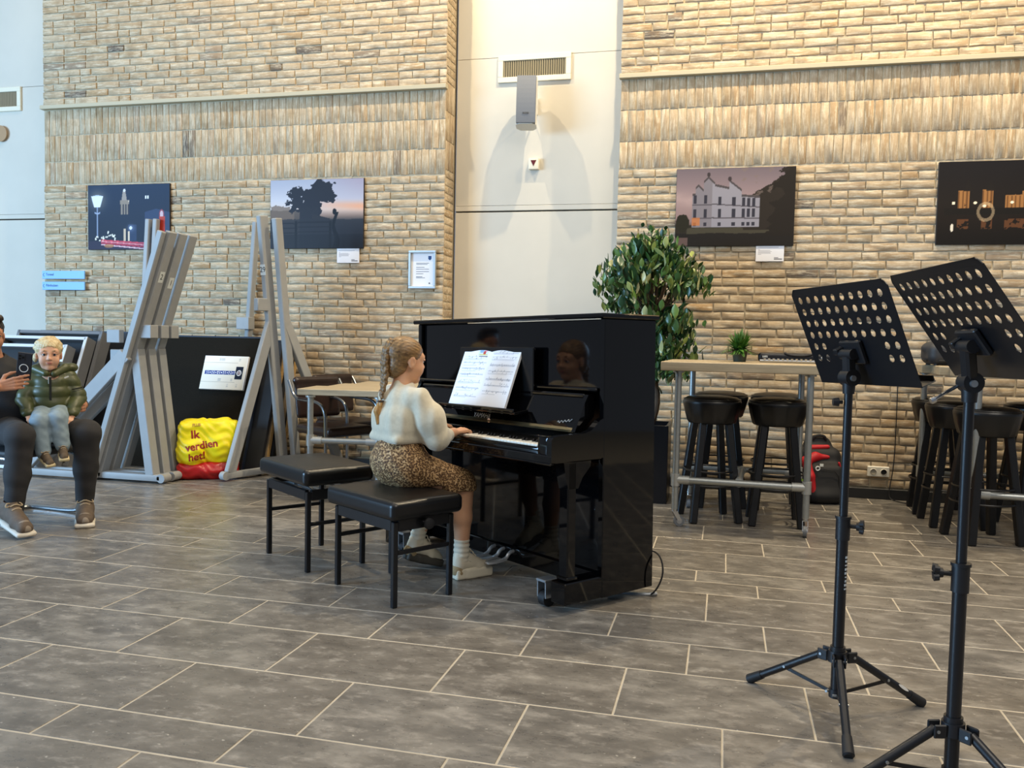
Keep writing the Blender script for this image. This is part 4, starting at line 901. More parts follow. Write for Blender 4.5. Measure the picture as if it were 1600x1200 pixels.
trestle('grey trestle frame with card reading 29 right of the yellow bag', (-3.545, 6.40, .06), (-3.635, 6.20, 2.10), (-3.735, 5.91, .06), .585, NB, .085, .05, .085, num=('29', .79, (-.2, -1, 0)))
trestle('right-hand grey trestle frame with its strut behind the brown chairs', (-3.43, 6.42, .03), (-3.515, 6.22, 2.08), (-3.22, 6.78, .06), .60, NB, .07, .055, .08, block=False)
rt = trestle('rear grey trestle frame leaning left behind the card 29 post', (-4.22, 6.83, .0), (-4.06, 6.83, 2.14), (-3.80, 6.83, .06), .5, (.94, -.33, 0), .055, .05, .05, leg=False)
MB().box((.065, -.015, 1.243), (.125, .10, .108), ch=.004).build('block', grey, rt)
# ============================================================ boards leaning behind the trestles
felt = mat('black_felt', '#1f1d19', .95, spec=.08, var=.15, vs=120, bump=.2, bs=400); edge_n = mat('plywood_edge', '#b08d58', .7, var=.2, vs=30); edge_d = mat('board_dark', '#1b1e24', .6); rimb = mat('dark_blue_rim', '#1d2636', .4); tan = mat('hardboard', '#80705a', .7)
def board(name, label, x0, x1, yb, yt, zt, th, m, me_, cat='board', z0=.004):
    t = thing(name, label, cat, ((x0+x1)/2, yb, z0), 0, 'boards leaning behind the trestles'); L = math.hypot(yt-yb, zt-z0); a = math.atan2(yt-yb, zt-z0); q = Matrix.Rotation(-a, 3, 'X')
    fr = MB().box(q @ Vector((0, th*.5, L/2)), (x1-x0, th, L), q, ch=.002).build('panel', m, t)
    for sx in (-1, 1): MB().box(q @ Vector((sx*((x1-x0)/2+.003), th*.5, L/2)), (.008, th+.003, L+.004), q).build('edge', me_, t)
    MB().box(q @ Vector((0, th*.5, L+.004)), (x1-x0, th+.004, .014), q).build('top_rim', rimb, t)
    return t, q, L
fb, fq, fL = board('felt_board', 'black felt display board leaning behind the yellow bag', -5.10, -3.79, 6.14, 6.53, 1.115, .03, felt, rimb)
for k, (m_, e_, lab, nm) in enumerate(((edge_d, edge_d, 'dark blue edged board, first behind the felt board', 'panel_board'), (tan, edge_n, 'raw plywood edged board in the leaning stack', 'plywood_board'), (edge_d, edge_d, 'black edged board behind the plywood one', 'panel_board'),
                                 (tan, tan, 'thin brown hardboard sheet in the leaning stack', 'hardboard_sheet'), (edge_d, edge_n, 'rearmost dark board with a pale wooden edge', 'panel_board'))):
    board(nm, lab, -5.0, -3.66+.012*k, 6.20+.068*k, 6.575+.04*k, 1.09-.012*k, .034, m_, e_)
def poster(u, v):
    im = grad(v, [(0, '#ece6d6'), (1, '#f2eee2')]); r2 = np.random.default_rng(12)
    im = put(im, (u > .06) & (u < .78) & (abs(v-.5) < .058), '#24408c'); g = (np.floor(u*46) % 2 == 0)
    im = put(im, (u > .10) & (u < .76) & (abs(v-.5) < .035) & g & (np.sin(v*120+np.floor(u*46)*2.1) > -.4), '#f4f4f8'); im = put(im, (u > .76) & (u < .93) & (abs(v-.5) < .19), '#10182c')
    rr_ = np.sqrt(((u-.845)/.055)**2+((v-.5)/.085)**2); im = put(im, (rr_ < 1) & (rr_ > .72), '#f4f4f8'); im = put(im, (rr_ < .6) & (np.sin(u*160)*np.sin(v*90) > -.1), '#e0c8c8')
    for y in (.8, .22): im = put(im, (abs(v-y) < .004) & (u < .78), '#9a968a', .8)
    for _ in range(9):
        x, y = r2.uniform(.3, .9), r2.choice([.12, .3, .88]); im = put(im, (abs(u-x) < .02) & (abs(v-y) < .05) & (np.sin(v*200) > 0), '#9aa0a8', .6)
    im = put(im, (v > .985) | (u > .985), '#ffffff'); return im
t = thing('poster_board', 'white poster board with blue banner pinned on the black felt', 'poster'); pc = Vector((-4.115, 6.395, .935)); n_ = fq @ Vector((0, -1, 0)); z_ = fq @ Vector((0, 0, 1)); x_ = Vector((1, 0, 0))
rl_ = R(0); xx, zz = x_*math.cos(rl_)+z_*math.sin(rl_), z_*math.cos(rl_)-x_*math.sin(rl_)
pc = Vector((-4.5, 6.14, .004))+fq @ Vector((0, -.012, .855)); pc.x = -4.105
t.matrix_world = frame_mtx(pc, xx, -n_, zz); MB().box((0, 0, 0), (.415, .022, .295), ch=.001).build('foam_board', paper, t)
raster('poster_print', .413, .293, 150, 106, poster, PRINT, t, Matrix.Translation((0, -.0116, 0)) @ Matrix.Rotation(R(90), 4, 'X'))
# shallow grey display trays leaning at the left
tray_g = mat('tray_grey', '#6f7072', .5, var=.05); tray_w = mat('tray_white_edge', '#cfd2d4', .5); tray_d = mat('tray_dark', '#2b2d30', .8)
def tray(label, x0, x1, yb, yt, zt, dep, rim):
    t = thing('display_tray', label, 'tray', ((x0+x1)/2, yb, .004), 0, 'grey display trays leaning at the left'); L = math.hypot(yt-yb, zt); a = math.atan2(yt-yb, zt); q = Matrix.Rotation(-a, 3, 'X'); W_ = x1-x0
    MB().box(q @ Vector((0, dep*.8, L/2)), (W_-.02, .014, L-.02), q).build('back', tray_d, t)
    for s in (-1, 1):
        MB().box(q @ Vector((s*(W_/2-.015), dep/2, L/2)), (.03, dep, L), q, ch=.002).build('side', tray_g, t); MB().box(q @ Vector((s*(W_/2-.015), -.004, L/2)), (.028, .006, L), q).build('rim', rim, t)
    for z in (.015, L-.015):
        MB().box(q @ Vector((0, dep/2, z)), (W_-.06, dep, .03), q, ch=.002).build('side', tray_g, t); MB().box(q @ Vector((0, -.004, z)), (W_-.03, .006, .026), q).build('rim', rim, t)
    return t
tray('front grey display tray with white rim beside the toddler', -6.35, -5.46, 5.75, 6.17, 1.02, .10, tray_w)
tray('white rimmed grey display tray, second in the left stack', -6.30, -5.385, 5.88, 6.32, 1.09, .11, tray_w)
tray('grey display tray with dark rim, third in the left stack', -6.25, -5.345, 6.02, 6.46, 1.14, .12, tray_g)
board('panel_board', 'dark board leaning on the brick, rearmost at the left', -6.25, -5.05, 6.35, 6.72, 1.135, .03, edge_d, edge_d)
# ============================================================ yellow shopping bag
t = thing('shopping_bag', 'full yellow plastic shopping bag reading Ik verdien het!', 'bag', (-3.965, 5.95, 0), R(31))
yel = mat('bag_yellow', '#f2dd08', .38, bump=.45, bs=16); red = mat('bag_red', '#b01414', .35, bump=.35, bs=14)
dsp = lambda X, Y, Z: .0035*np.sin(41*X+19*Z)*np.sin(33*Z+24*Y+7*X)+.0028*np.sin(97*Z+42*X+3*np.sin(30*X))
bd = [('b', (.015, .02, .285), (.232, .095, .165), None, .05), ('b', (.02, .02, .40), (.215, .075, .062), None, .04), ('e', (.10, .0, .26), (.14, .115, .15), None), ('e', (-.1, .0, .22), (.13, .12, .15), None)]
bo_ = sdf_mesh('bag_body', bd+[('c', (-.17, .03, .445), (-.02, .02, .462), .016, .014), ('c', (.02, .02, .455), (.16, .03, .462), .016, .02), ('c', (.20, .02, .42), (.265, .02, .385), .016, .006)], .007, yel, k=.025, parent=t, disp=dsp)
sdf_mesh('bag_base', [('b', (.01, .02, .066), (.232, .108, .066), None, .035), ('e', (.0, -.005, .07), (.21, .118, .07), None)], .007, red, k=.03, parent=t, disp=dsp)
ltm = mat('bag_lettering', '#9c1616', .45)
def wrap(me, obj):                                                       # lay flat lettering onto the bag's bulging front
    import mathutils.bvhtree as bt
    tr = bt.BVHTree.FromPolygons([v.co for v in obj.data.vertices], [p.vertices for p in obj.data.polygons])
    for v in me.vertices:
        h = tr.ray_cast(Vector((v.co.x, -1, v.co.z)), Vector((0, 1, 0)))
        if h[0] is not None: v.co.y = h[0].y-.0015-(.0008 if v.co.y < 0 else 0)
def bagtext(s, size, x, z, rot=0, target=None, m=ltm, sh_=0):
    me = text(s, size, ext=0, bold=.002)
    bm = bmesh.new(); bm.from_mesh(me); bmesh.ops.triangulate(bm, faces=bm.faces[:]); bmesh.ops.subdivide_edges(bm, edges=[e for e in bm.edges if e.calc_length() > .012], cuts=2, use_grid_fill=True); bm.to_mesh(me); bm.free()
    me.transform(Matrix.Translation((x, 0, z)) @ Matrix.Rotation(rot, 4, 'Y') @ Matrix.Shear('XY', 4, (sh_, 0)) @ Matrix.Rotation(R(90), 4, 'X')); wrap(me, target or bo_); me.materials.clear(); me.materials.append(m); return link('lettering', me, t)
bagtext('PLUS', .028, -.075, .43, R(-2), m=mat('bag_small_print', '#b89020', .5))
bagtext('Ik', .088, -.085, .355, R(-4)); bagtext('verdien', .080, -.035, .272, R(-9)); bagtext('het!', .080, -.07, .185, R(-9), sh_=.12)
base_o = t.children[1]
for nm, prof, mm, dz in (('emblem', [(.027, 0)], mat('emblem_yellow', '#e8c83c', .5), 0),):
    me = bpy.data.meshes.new('emblem'); vs_ = [(-.075, 0, .085)]+[(-.075+.028*math.cos(a), 0, .085+.028*math.sin(a)) for a in [2*math.pi*i/20 for i in range(20)]]
    me.from_pydata(vs_, [], [(0, 1+i, 1+(i+1) % 20) for i in range(20)]); wrap(me, base_o); me.materials.append(mm); eo = link('emblem', me, t)
    q = MB(); q.lathe([(.004, 0), (.004, .0015)], n=8); 
    for x, z, w, h in ((-.085, .094, .009, .004), (-.066, .095, .009, .004), (-.075, .077, .026, .007), (-.075, .072, .016, .007)):
        me = bpy.data.meshes.new('emblem_face'); me.from_pydata([(x-w/2, -.002, z-h/2), (x+w/2, -.002, z-h/2), (x+w/2, -.002, z+h/2), (x-w/2, -.002, z+h/2)], [], [(0, 1, 2, 3)]); wrap(me, base_o)
        for v in me.vertices: v.co.y -= .0015
        me.materials.append(mat('ink_black', '#141414', .6)); link('emblem_mark', me, eo)
# ============================================================ backpack
t = thing('backpack', 'black and red backpack leaning on the brick beside the socket', 'backpack', (.715, 6.62, 0), R(12))
bpb = mat('backpack_black', '#111215', .7, bump=.12, bs=300); bpr = mat('backpack_red', '#b3141e', .6, bump=.1, bs=300)
tq = Matrix.Rotation(R(-12), 3, 'X')
sdf_mesh('pack_body', [('b', (0, .03, .20), (.155, .085, .20), tq, .07), ('e', (0, .10, .40), (.105, .06, .085), None), ('b', (.02, -.07, .15), (.125, .05, .14), tq, .05), ('e', (0, -.02, .06), (.165, .13, .065), None)], .007, bpb, k=.04, parent=t)
sdf_mesh('red_side', [('c', (-.125, -.055, .30), (-.105, -.100, .20), .034, .030), ('c', (-.105, -.100, .20), (-.075, -.112, .06), .030, .022), ('c', (-.12, -.035, .305), (-.05, -.02, .335), .038, .034), ('c', (-.05, -.02, .335), (.04, -.025, .335), .030, .014)], .006, bpr, k=.02, parent=t)
sdf_mesh('red_top', [('c', (-.09, .02, .395), (.05, .02, .405), .022, .016)], .006, bpr, parent=t); sdf_mesh('red_edge', [('c', (.105, -.075, .30), (.15, -.06, .17), .009, .006)], .005, bpr, parent=t)
MB().tube([(-.05, .06, .45), (-.03, .05, .485), (.03, .05, .485), (.05, .06, .45)], .011, n=8, smooth=2).build('grab_loop', bpb, t)
MB().tube([(-.06+.014*math.cos(a), -.118, .262+.014*math.sin(a)) for a in [2*math.pi*i/16 for i in range(16)]], .0045, n=6, closed=True).build('ring_badge', numw, t); MB().box((-.03, -.108, .285), (.026, .004, .02), ch=.001).build('badge', numw, t)
MB().tube([(-.02, -.125, .26), (.09, -.12, .24), (.1, -.128, .10)], .003, n=6, smooth=1).build('zip', rubber, t); MB().box((-.15, -.06, .165), (.012, .01, .014)).build('green_tag', mat('tag_green', '#8db83a', .5), t)
# ============================================================ ficus in a tall black pot
t = thing('potted_ficus', 'tall leafy ficus in a square black pot behind the piano', 'plant', (-.56, 6.30, 0))
potb = mat('planter_black', '#0d0e12', .3); soil = mat('soil', '#2a2018', .95)
q = MB().prism([(-.19, -.19), (.19, -.19), (.19, .19), (-.19, .19)], 0, .56, 'z'); q = MB()
for cx, cy, dx, dy in ((0, -.18, .38, .02), (0, .18, .38, .02), (-.18, 0, .02, .34), (.18, 0, .02, .34)): q.box((cx, cy, .28), (dx, dy, .56), ch=.003)
q.box((0, 0, .02), (.36, .36, .04)); q.build('planter', potb, t); MB().box((0, 0, .50), (.345, .345, .04)).build('soil', soil, t)
bark = mat('bark', '#4a3a2a', .85, var=.3, vs=30, bump=.4, bs=50)
q = MB(); trunk = q.tube([(.03, 0, .5), (.08, -.01, .62), (.095, .01, .74), (.07, .0, .88), (.09, .01, 1.02), (.06, 0, 1.2), (.02, 0, 1.45)], [.024, .022, .021, .019, .017, .014, .010], n=10, smooth=1); q.build('trunk', bark, t)
r3 = random.Random(21); q = MB(); tips = []
def crown_pt():
    if r3.random() < .2:
        a, e = r3.uniform(0, 6.28), r3.random()
        return Vector((.16+.22*e*math.cos(a), .2*e*math.sin(a), r3.uniform(.92, 1.4)))
    while True:
        x, y, z = r3.uniform(-1, 1), r3.uniform(-1, 1), r3.uniform(-1, 1)
        if .28 < x*x+y*y+z*z < 1: break
    p = Vector((.02+x*.43, y*.36, 1.62+z*.42))
    if z > .3: p.x = .02+(p.x-.02)*(1-.75*(z-.3))
    if z < -.2 and p.x > .03: p.z -= r3.random()*.42
    return p
for i in range(76):
    p = crown_pt(); s = Vector((.05, 0, r3.uniform(1.05, 1.45))); mid = s.lerp(p, .55)+Vector((0, 0, .10)); q.tube([s, mid, p], [.007, .005, .002], n=6, smooth=1); tips.append((s, mid, p))
stuff(q.build('branches', bark, t))
lm = bpy.data.materials.new('ficus_leaf'); lm.use_nodes = True; nt = lm.node_tree; pbs = nt.nodes['Principled BSDF']
oi = nt.nodes.new('ShaderNodeObjectInfo'); at = nt.nodes.new('ShaderNodeAttribute'); at.attribute_name = 'bv'; v_ = math_(nt, 'FRACT', math_(nt, 'ADD', oi.outputs['Random'], at.outputs['Fac']), 0)
nt.links.new(ramp(nt, v_, [(0, '#1a3a22'), (.35, '#2a4c28'), (.6, '#456634'), (.76, '#64843e'), (.88, '#94a258'), (1, '#b8b68a')]), pbs.inputs['Base Color']); pbs.inputs['Roughness'].default_value = .32
def leaf(mb, Mx, s, bv=None):
    prof = [(0, 0), (.12, .10), (.3, .20), (.5, .235), (.7, .18), (.87, .08), (1, 0)]; V = []; F = []
    for t_, w in prof: V += [(-w*s, 0.03*s*(w > 0), -t_*s-.0), (0, -.012*s-.10*s*t_*t_, -t_*s), (w*s, .03*s*(w > 0), -t_*s)]
    for i in range(6): F += [(3*i, 3*i+1, 3*i+4, 3*i+3), (3*i+1, 3*i+2, 3*i+5, 3*i+4)]
    mb.add([Mx @ Vector(v) for v in V], F, bv)
lms = []
for s in (.078, .09, .1, .112):
    mb = MB(); leaf(mb, Matrix.Identity(4), s); lms.append(mb.mesh('leaf', lm, 60))
stf = MB(); spots = []
for i in range(2500):
    if i % 3:
        s, m_, p = r3.choice(tips); u_ = r3.uniform(.45, 1); c = m_.lerp(p, u_)+Vector((r3.gauss(0, .035), r3.gauss(0, .035), r3.gauss(0, .035)))
    else: c = crown_pt()
    d = Vector((c.x-.03, c.y, 0)); az = math.atan2(d.y, d.x)+r3.gauss(0, .8)
    Mx = Matrix.Translation(c) @ Matrix.Rotation(az+math.pi/2, 4, 'Z') @ Matrix.Rotation(r3.uniform(-.15, 1.15), 4, 'X') @ Matrix.Rotation(r3.gauss(0, .5), 4, 'Z')
    spots.append((c.y, Mx))
spots.sort(key=lambda a: a[0])
for i, (_, Mx) in enumerate(spots):
    if i < 300: link('leaf', lms[i % 4], t).matrix_local = Mx
    else: leaf(stf, Mx, r3.choice((.062, .072, .082)), r3.random())
stuff(stf.build('inner_leaves', lm, t, 60, 'bv'))
# ============================================================ people
def vskin(name, hx, ruddy):
    m = mat(name, hx, .5, var=.05, vs=18, spec=.35); p = m.node_tree.nodes['Principled BSDF']; p.inputs['Subsurface Weight'].default_value = .12; p.inputs['Subsurface Radius'].default_value = (.01, .004, .002); return m
sk_g, sk_t, sk_m = vskin('skin_girl', '#d3a07c', 0), vskin('skin_toddler', '#dba98a', 0), vskin('skin_man', '#b98467', 0)
eyew = mat('eye_white', '#e8e4de', .2); iris = mat('iris_dark', '#2a3038', .15); lipm = mat('lip_rose', '#b26a5c', .5); browm = mat('brow_brown', '#6a4a30', .8); nailm = mat('nail', '#dcb09c', .3)
def V3(*a): return np.array(a, float)
def head_prims(h, child=0, ear=1):
    c = child; P = [('e', (0, -.07, .15), (.335+.02*c, .41, .355), None), ('e', (0, .10, -.12), (.262+.02*c, .265, .35), None), ('c', (-.10, .15, -.35), (.10, .15, -.35), .105, .105), ('e', (0, .245, -.405), (.10, .09, .085), None),
         ('e', (-.15, .225, -.15-.03*c), (.115, .11, .12+.02*c), None), ('e', (.15, .225, -.15-.03*c), (.115, .11, .12+.02*c), None), ('c', (-.16, .265, .085), (.16, .265, .085), .085, .085),
         ('-e', (-.14, .39, .0), (.09, .07, .055), None, .05), ('-e', (.14, .39, .0), (.09, .07, .055), None, .05),
         ('c', (0, .345, .05), (0, .40-.02*c, -.11), .035, .045, .05), ('e', (0, .415-.025*c, -.125), (.055, .05, .045), None, .03), ('e', (-.045, .38-.02*c, -.135), (.035, .035, .03), None, .02), ('e', (.045, .38-.02*c, -.135), (.035, .035, .03), None, .02),
         ('e', (0, .338, -.24), (.10, .045, .022), None, .02), ('e', (0, .332, -.278), (.085, .045, .026), None, .02), ('-e', (0, .385, -.258), (.10, .02, .007), None, .015)]
    if ear:
        for s in (-1, 1): P += [('e', (s*.335, -.03, -.03), (.035, .085, .125), Matrix.Rotation(s*-.25, 3, 'Z'), .03), ('-e', (s*.375, -.02, -.03), (.02, .045, .075), None, .02), ('e', (s*.325, -.02, -.12), (.03, .04, .04), None, .03)]
    return P
def head_mtx(c, h, fwd, pitch=0, roll=0):
    f = Vector(fwd).normalized(); up = Vector((0, 0, 1)); x = f.cross(up).normalized(); up = x.cross(f)
    q = Matrix((x, f, up)).transposed() @ Matrix.Rotation(pitch, 3, 'X') @ Matrix.Rotation(roll, 3, 'Y')
    return Matrix.Translation(c) @ q.to_4x4() @ Matrix.Scale(h, 4)
def face_parts(Mx, t, brow, h):
    for s in (-1, 1):
        e = MB().lathe([(.001, -.062)]+[(.062*math.sin(a), -.062*math.cos(a)) for a in [math.pi*k/8 for k in range(1, 8)]]+[(.001, .062)], n=14); e.v = [tuple(Mx @ Vector((s*.14+x*.9, .292+y, .0+z*.55))) for x, y, z in e.v]; eo = e.build('eye', eyew, t, 80)
        e = MB().lathe([(.001, 0), (.034, .002), (.001, .006)], n=12); e.v = [tuple(Mx @ Vector((s*.138+x, .350+z, .0+y*.95))) for x, y, z in e.v]; e.build('iris', iris, eo)
        sdf_mesh('eyelid', xf([('c', (s*.14-.065, .335, .030), (s*.14, .362, .050), .014, .016), ('c', (s*.14, .362, .050), (s*.14+.065, .335, .030), .016, .014)], Mx), .0016*h/.2, t.get('skinm') and MATS[t['skinm']], k=.004, parent=t)
        sdf_mesh('eyebrow', xf([('c', (s*.065, .350, .105), (s*.14, .355, .125), .016, .016), ('c', (s*.14, .355, .125), (s*.225, .30, .10), .016, .009)], Mx), .0016*h/.2, brow, k=.004, parent=t)
    sdf_mesh('lips', xf([('e', (0, .352, -.244), (.085, .036, .017), None), ('e', (0, .348, -.276), (.07, .034, .020), None)], Mx), .0016*h/.2, lipm, k=.002, parent=t)
def hand_prims(w, d, n, L, thumb, curls, kk=.006, spread=.07, thumb_open=.75):
    d = Vector(d).normalized(); n = Vector(n); n = (n-d*n.dot(d)).normalized(); t = d.cross(n); t = t if t.dot(Vector(thumb)) > 0 else -t; w = Vector(w); P = []
    for o, ln, bl, cu_ in zip((.155, .052, -.050, -.145), (.44, .49, .455, .36), (.50, .52, .50, .46), curls):
        kn = w+d*bl*L+t*o*L; P.append(('c', w+t*o*.5*L, kn, .075*L, .060*L, .02*L)); q = kn; dd = (d+t*o*spread*6).normalized(); ax = dd.cross(n)
        for fr, a, r0, r1 in zip((.45, .30, .25), cu_, (.052, .047, .042), (.047, .042, .036)):
            dd = Matrix.Rotation(-a, 3, ax) @ dd if (Matrix.Rotation(-.1, 3, ax) @ dd).dot(n) < dd.dot(n) else Matrix.Rotation(a, 3, ax) @ dd
            e = q+dd*ln*fr*L; P.append(('c', q, e, r0*L, r1*L, kk)); q = e
    b = w+d*.14*L+t*.12*L-n*.03*L; m1 = b+(d*.55+t*thumb_open-n*.25).normalized()*.24*L; m2 = m1+(d*.85+t*thumb_open*.35-n*.35).normalized()*.19*L; m3 = m2+(d*.95+t*.05-n*.3).normalized()*.13*L
    P += [('c', b, m1, .075*L, .058*L, .03*L), ('c', m1, m2, .056*L, .048*L, kk), ('c', m2, m3, .048*L, .038*L, kk)]
    return P
def shoe(t, heel, toe, up, L, upm, solem, lacem, sole_h=.10, accent=None, collar=.42, hz=1.0):
    y = (Vector(toe)-Vector(heel)); y.normalize(); z = Vector(up); z = (z-y*z.dot(y)).normalized(); x = y.cross(z); Mx = frame_mtx(heel, x, y, z) @ Matrix.Scale(L, 4); kz = hz; v = .0042 if L > .18 else .003
    up_ = [('c', (0, .19, .24*kz), (0, .80, .165*kz), .17, .125), ('c', (0, .25, .36*kz), (0, .62, .22*kz), .13, .12), ('e', (0, .15, .25*kz), (.155, .17, .20*kz), None), ('c', (0, .17, .34*kz), (0, .20, collar), .140, .130), ('c', (-.05, .62, .15*kz), (.05, .87, .135*kz), .125, .095), ('c', (.04, .62, .15*kz), (-.05, .85, .135*kz), .125, .095), ('-b', (0, .5, -.10), (.5, .8, .10+sole_h*.5), None, .01, .01), ('-c', (0, .20, collar+.02), (0, .22, collar+.2), .105, .12, .02)]
    so = [('b', (0, .28, sole_h*.62), (.165, .28, sole_h*.62), None, .06), ('b', (0, .62, sole_h*.55), (.185, .36, sole_h*.55), None, .055), ('e', (0, .84, sole_h*.6), (.155, .16, sole_h*.6), None)]
    ob = sdf_mesh('shoe', xf(up_, Mx), v, upm, k=.05*L, parent=t); sdf_mesh('sole', xf(so, Mx), v, solem, k=.04*L, parent=ob)
    if accent: sdf_mesh('overlay', xf([('c', (0, .10, .22), (0, .12, .16), .165, .17), ('-b', (0, .6, .2), (.5, .36, .5), None, .01, .01), ('-b', (0, 0, .0), (.5, .8, .12), None, .01, .01)], Mx), v, accent, k=.02*L, parent=ob); sdf_mesh('toe_cap', xf([('c', (0, .80, .155), (0, .86, .125), .135, .115), ('-b', (0, .4, .2), (.5, .36, .5), None, .01, .01), ('-b', (0, .5, -.10), (.5, .8, .21), None, .01, .01)], Mx), v, accent, k=.02*L, parent=ob)
    q = MB()
    for i in range(5):
        yy, zz = .40+.07*i, (.455-.052*i)*kz; q.tube([Mx @ Vector((-.085, yy, zz-.03)), Mx @ Vector((0, yy+.02, zz+.012)), Mx @ Vector((.085, yy+.01, zz-.03))], .016*L, n=6, smooth=1)
    for s in (-1, 1): q.tube([Mx @ Vector((0, .34, .43)), Mx @ Vector((s*.10, .30, .47)), Mx @ Vector((s*.17, .38, .40)), Mx @ Vector((s*.05, .36, .42))], .013*L, n=6, smooth=2)
    q.build('laces', lacem, ob)
def hairmat(name, dark, light, sc):
    m = bpy.data.materials.new(name); m.use_nodes = True; nt = m.node_tree; p = nt.nodes['Principled BSDF']; tc = nt.nodes.new('ShaderNodeTexCoord').outputs['Object']
    g = noise(nt, mapping(nt, tc, sc), 1, 5, .6); nt.links.new(ramp(nt, g, [(.3, dark), (.68, light)]), p.inputs['Base Color']); p.inputs['Roughness'].default_value = .42
    b = nt.nodes.new('ShaderNodeBump'); b.inputs['Strength'].default_value = .6; b.inputs['Distance'].default_value = .004; nt.links.new(g, b.inputs['Height']); nt.links.new(b.outputs[0], p.inputs['Normal']); return m
# ------------------------------------------------------------ girl at the piano (local: x her right, y forward, z up)
G = thing('person', 'girl with a blond braid, cream sweater and leopard skirt playing the piano', 'person', (-1.444, 3.6125, 0), -.6557); G['skinm'] = 'skin_girl'
gx = -.08; HM = head_mtx((gx, .108, 1.047), .212, (.10, 1, -.06))
body = xf(head_prims(1, .7), HM)+[('c', (gx, .088, .965), (gx, .075, .87), .043, .055), ('c', (gx, .075, .86), (gx, .075, .60), .075, .09), ('c', (-.175, .08, .868), (.015, .08, .868), .038, .038),
    ('c', (.035, .09, .862), (.078, .19, .70), .03, .03), ('c', (.078, .19, .70), (.040, .30, .712), .032, .022), ('c', (-.195, .09, .862), (-.245, .18, .70), .03, .03), ('c', (-.245, .18, .70), (-.195, .315, .722), .032, .022),
    ('c', (.0, .08, .54), (.038, .362, .460), .07, .048), ('c', (.038, .364, .455), (.030, .362, .30), .049, .047), ('c', (.030, .365, .30), (.030, .362, .10), .045, .030), ('c', (.03, .36, .09), (.03, .45, .05), .028, .024),
    ('c', (-.16, .08, .54), (-.205, .345, .460), .07, .048), ('c', (-.205, .347, .455), (-.212, .32, .31), .049, .046), ('c', (-.212, .32, .31), (-.222, .265, .14), .044, .029), ('c', (-.222, .262, .13), (-.222, .34, .06), .028, .024)]
gc = [(.35, .55, .35), (.4, .6, .4), (.4, .6, .4), (.45, .6, .4)]
body += hand_prims((.040, .30, .712), (-.22, 1, .10), (.05, .1, 1), .150, (-1, 0, 0), gc) + hand_prims((-.195, .315, .722), (.16, 1, .05), (0, .1, 1), .150, (1, 0, 0), gc)
sdf_mesh('body', body, .0036, sk_g, k=.018, parent=G); face_parts(HM, G, browm, .212)
hg = hairmat('hair_blond', '#4a341d', '#9a774a', (110, 12, 70))
hp = [('e', (0, -.085, .165), (.362, .435, .372), None), ('e', (0, -.24, -.10), (.29, .24, .26), None), ('e', (0, -.30, -.24), (.19, .15, .17), None), ('-e', (0, .50, -.22), (.36, .42, .50), None, .03), ('-e', (-.36, .02, -.14), (.10, .16, .19), None, .04), ('-e', (.36, .02, -.14), (.10, .16, .19), None, .04)]
hs = lambda X, Y, Z: .0005*np.sin(420*Z+160*Y+np.sin(60*Y))
sdf_mesh('hair', xf(hp, HM), .0034, hg, k=.012, parent=G, disp=hs)
br = [V3(gx-.01, .035, 1.135), V3(gx-.012, .006, 1.09), V3(gx-.012, -.002, 1.04), V3(gx-.01, .0, .98), V3(gx-.01, -.008, .92), V3(gx-.012, -.022, .865)]; bp = []
def along(pts, s):
    s *= len(pts)-1; i = min(int(s), len(pts)-2); return pts[i]+(pts[i+1]-pts[i])*(s-i)
nb = 17
for i in range(nb):
    for s in (-1, 1):
        c = along(br, (i+(.5 if s > 0 else 0))/nb*.98); r_ = .017 if i < 11 else .017-.0011*(i-10)
        bp.append(('e', c+V3(s*.012*r_/.017, -.004 if i % 2 else 0, 0), [r_*.78, r_*.72, r_*1.22], Matrix.Rotation(s*.65, 3, 'Y'), .003))
sdf_mesh('braid', bp, .0026, hg, k=.003, parent=G, disp=lambda X, Y, Z: .0007*np.sin(900*X+500*Z))
sdf_mesh('braid_tail', [('c', (gx-.012, -.022, .855), (gx-.02, -.032, .815), .011, .017), ('c', (gx-.02, -.032, .815), (gx-.014, -.035, .755), .016, .004), ('c', (gx-.02, -.03, .815), (gx-.034, -.03, .77), .012, .003)], .0026, hairmat('hair_tip', '#80561f', '#c89a5c', (110, 60, 12)), k=.008, parent=G, disp=lambda X, Y, Z: .0016*np.sin(700*X+80*Z))
MB().tube([(gx-.012+.0125*math.cos(a), -.022+.0125*math.sin(a), .860) for a in [2*math.pi*i/14 for i in range(14)]], .004, n=8, closed=True).build('hair_tie', mat('hair_tie', '#3a2418', .6), G)
knit = mat('cream_knit', '#d3cab2', .95, var=.06, vs=60, bump=.5, bs=420, sheen=.5)
sw = [('b', (gx, .078, .765), (.136, .106, .095), None, .075), ('e', (gx, .080, .86), (.130, .088, .075), None), ('c', (-.185, .08, .882), (.025, .08, .882), .042, .042), ('c', (gx, .088, .90), (gx, .088, .928), .062, .052), ('b', (gx, .078, .690), (.126, .100, .020), None, .020)]
for s, ex_, in ((1, .0), (-1, -.16)):
    m_ = lambda x: x if s > 0 else -.16-x
    sw += [('c', (m_(.048), .098, .874), (m_(.076), .140, .785), .055, .068, .02), ('c', (m_(.076), .140, .785), (m_(.080), .178, .700), .066, .062, .03), ('c', (m_(.080), .182, .698), (m_(.060), .250, .704), .056, .033, .02)]
sw.append(('-c', (gx, .09, .93), (gx, .09, 1.0), .044, .046, .008))
fold = lambda X, Y, Z: .0030*np.sin(70*X+55*Y)*np.clip((Z-.66)*8, 0, 1)
sdf_mesh('sweater', sw, .0045, knit, k=.022, parent=G, disp=fold)
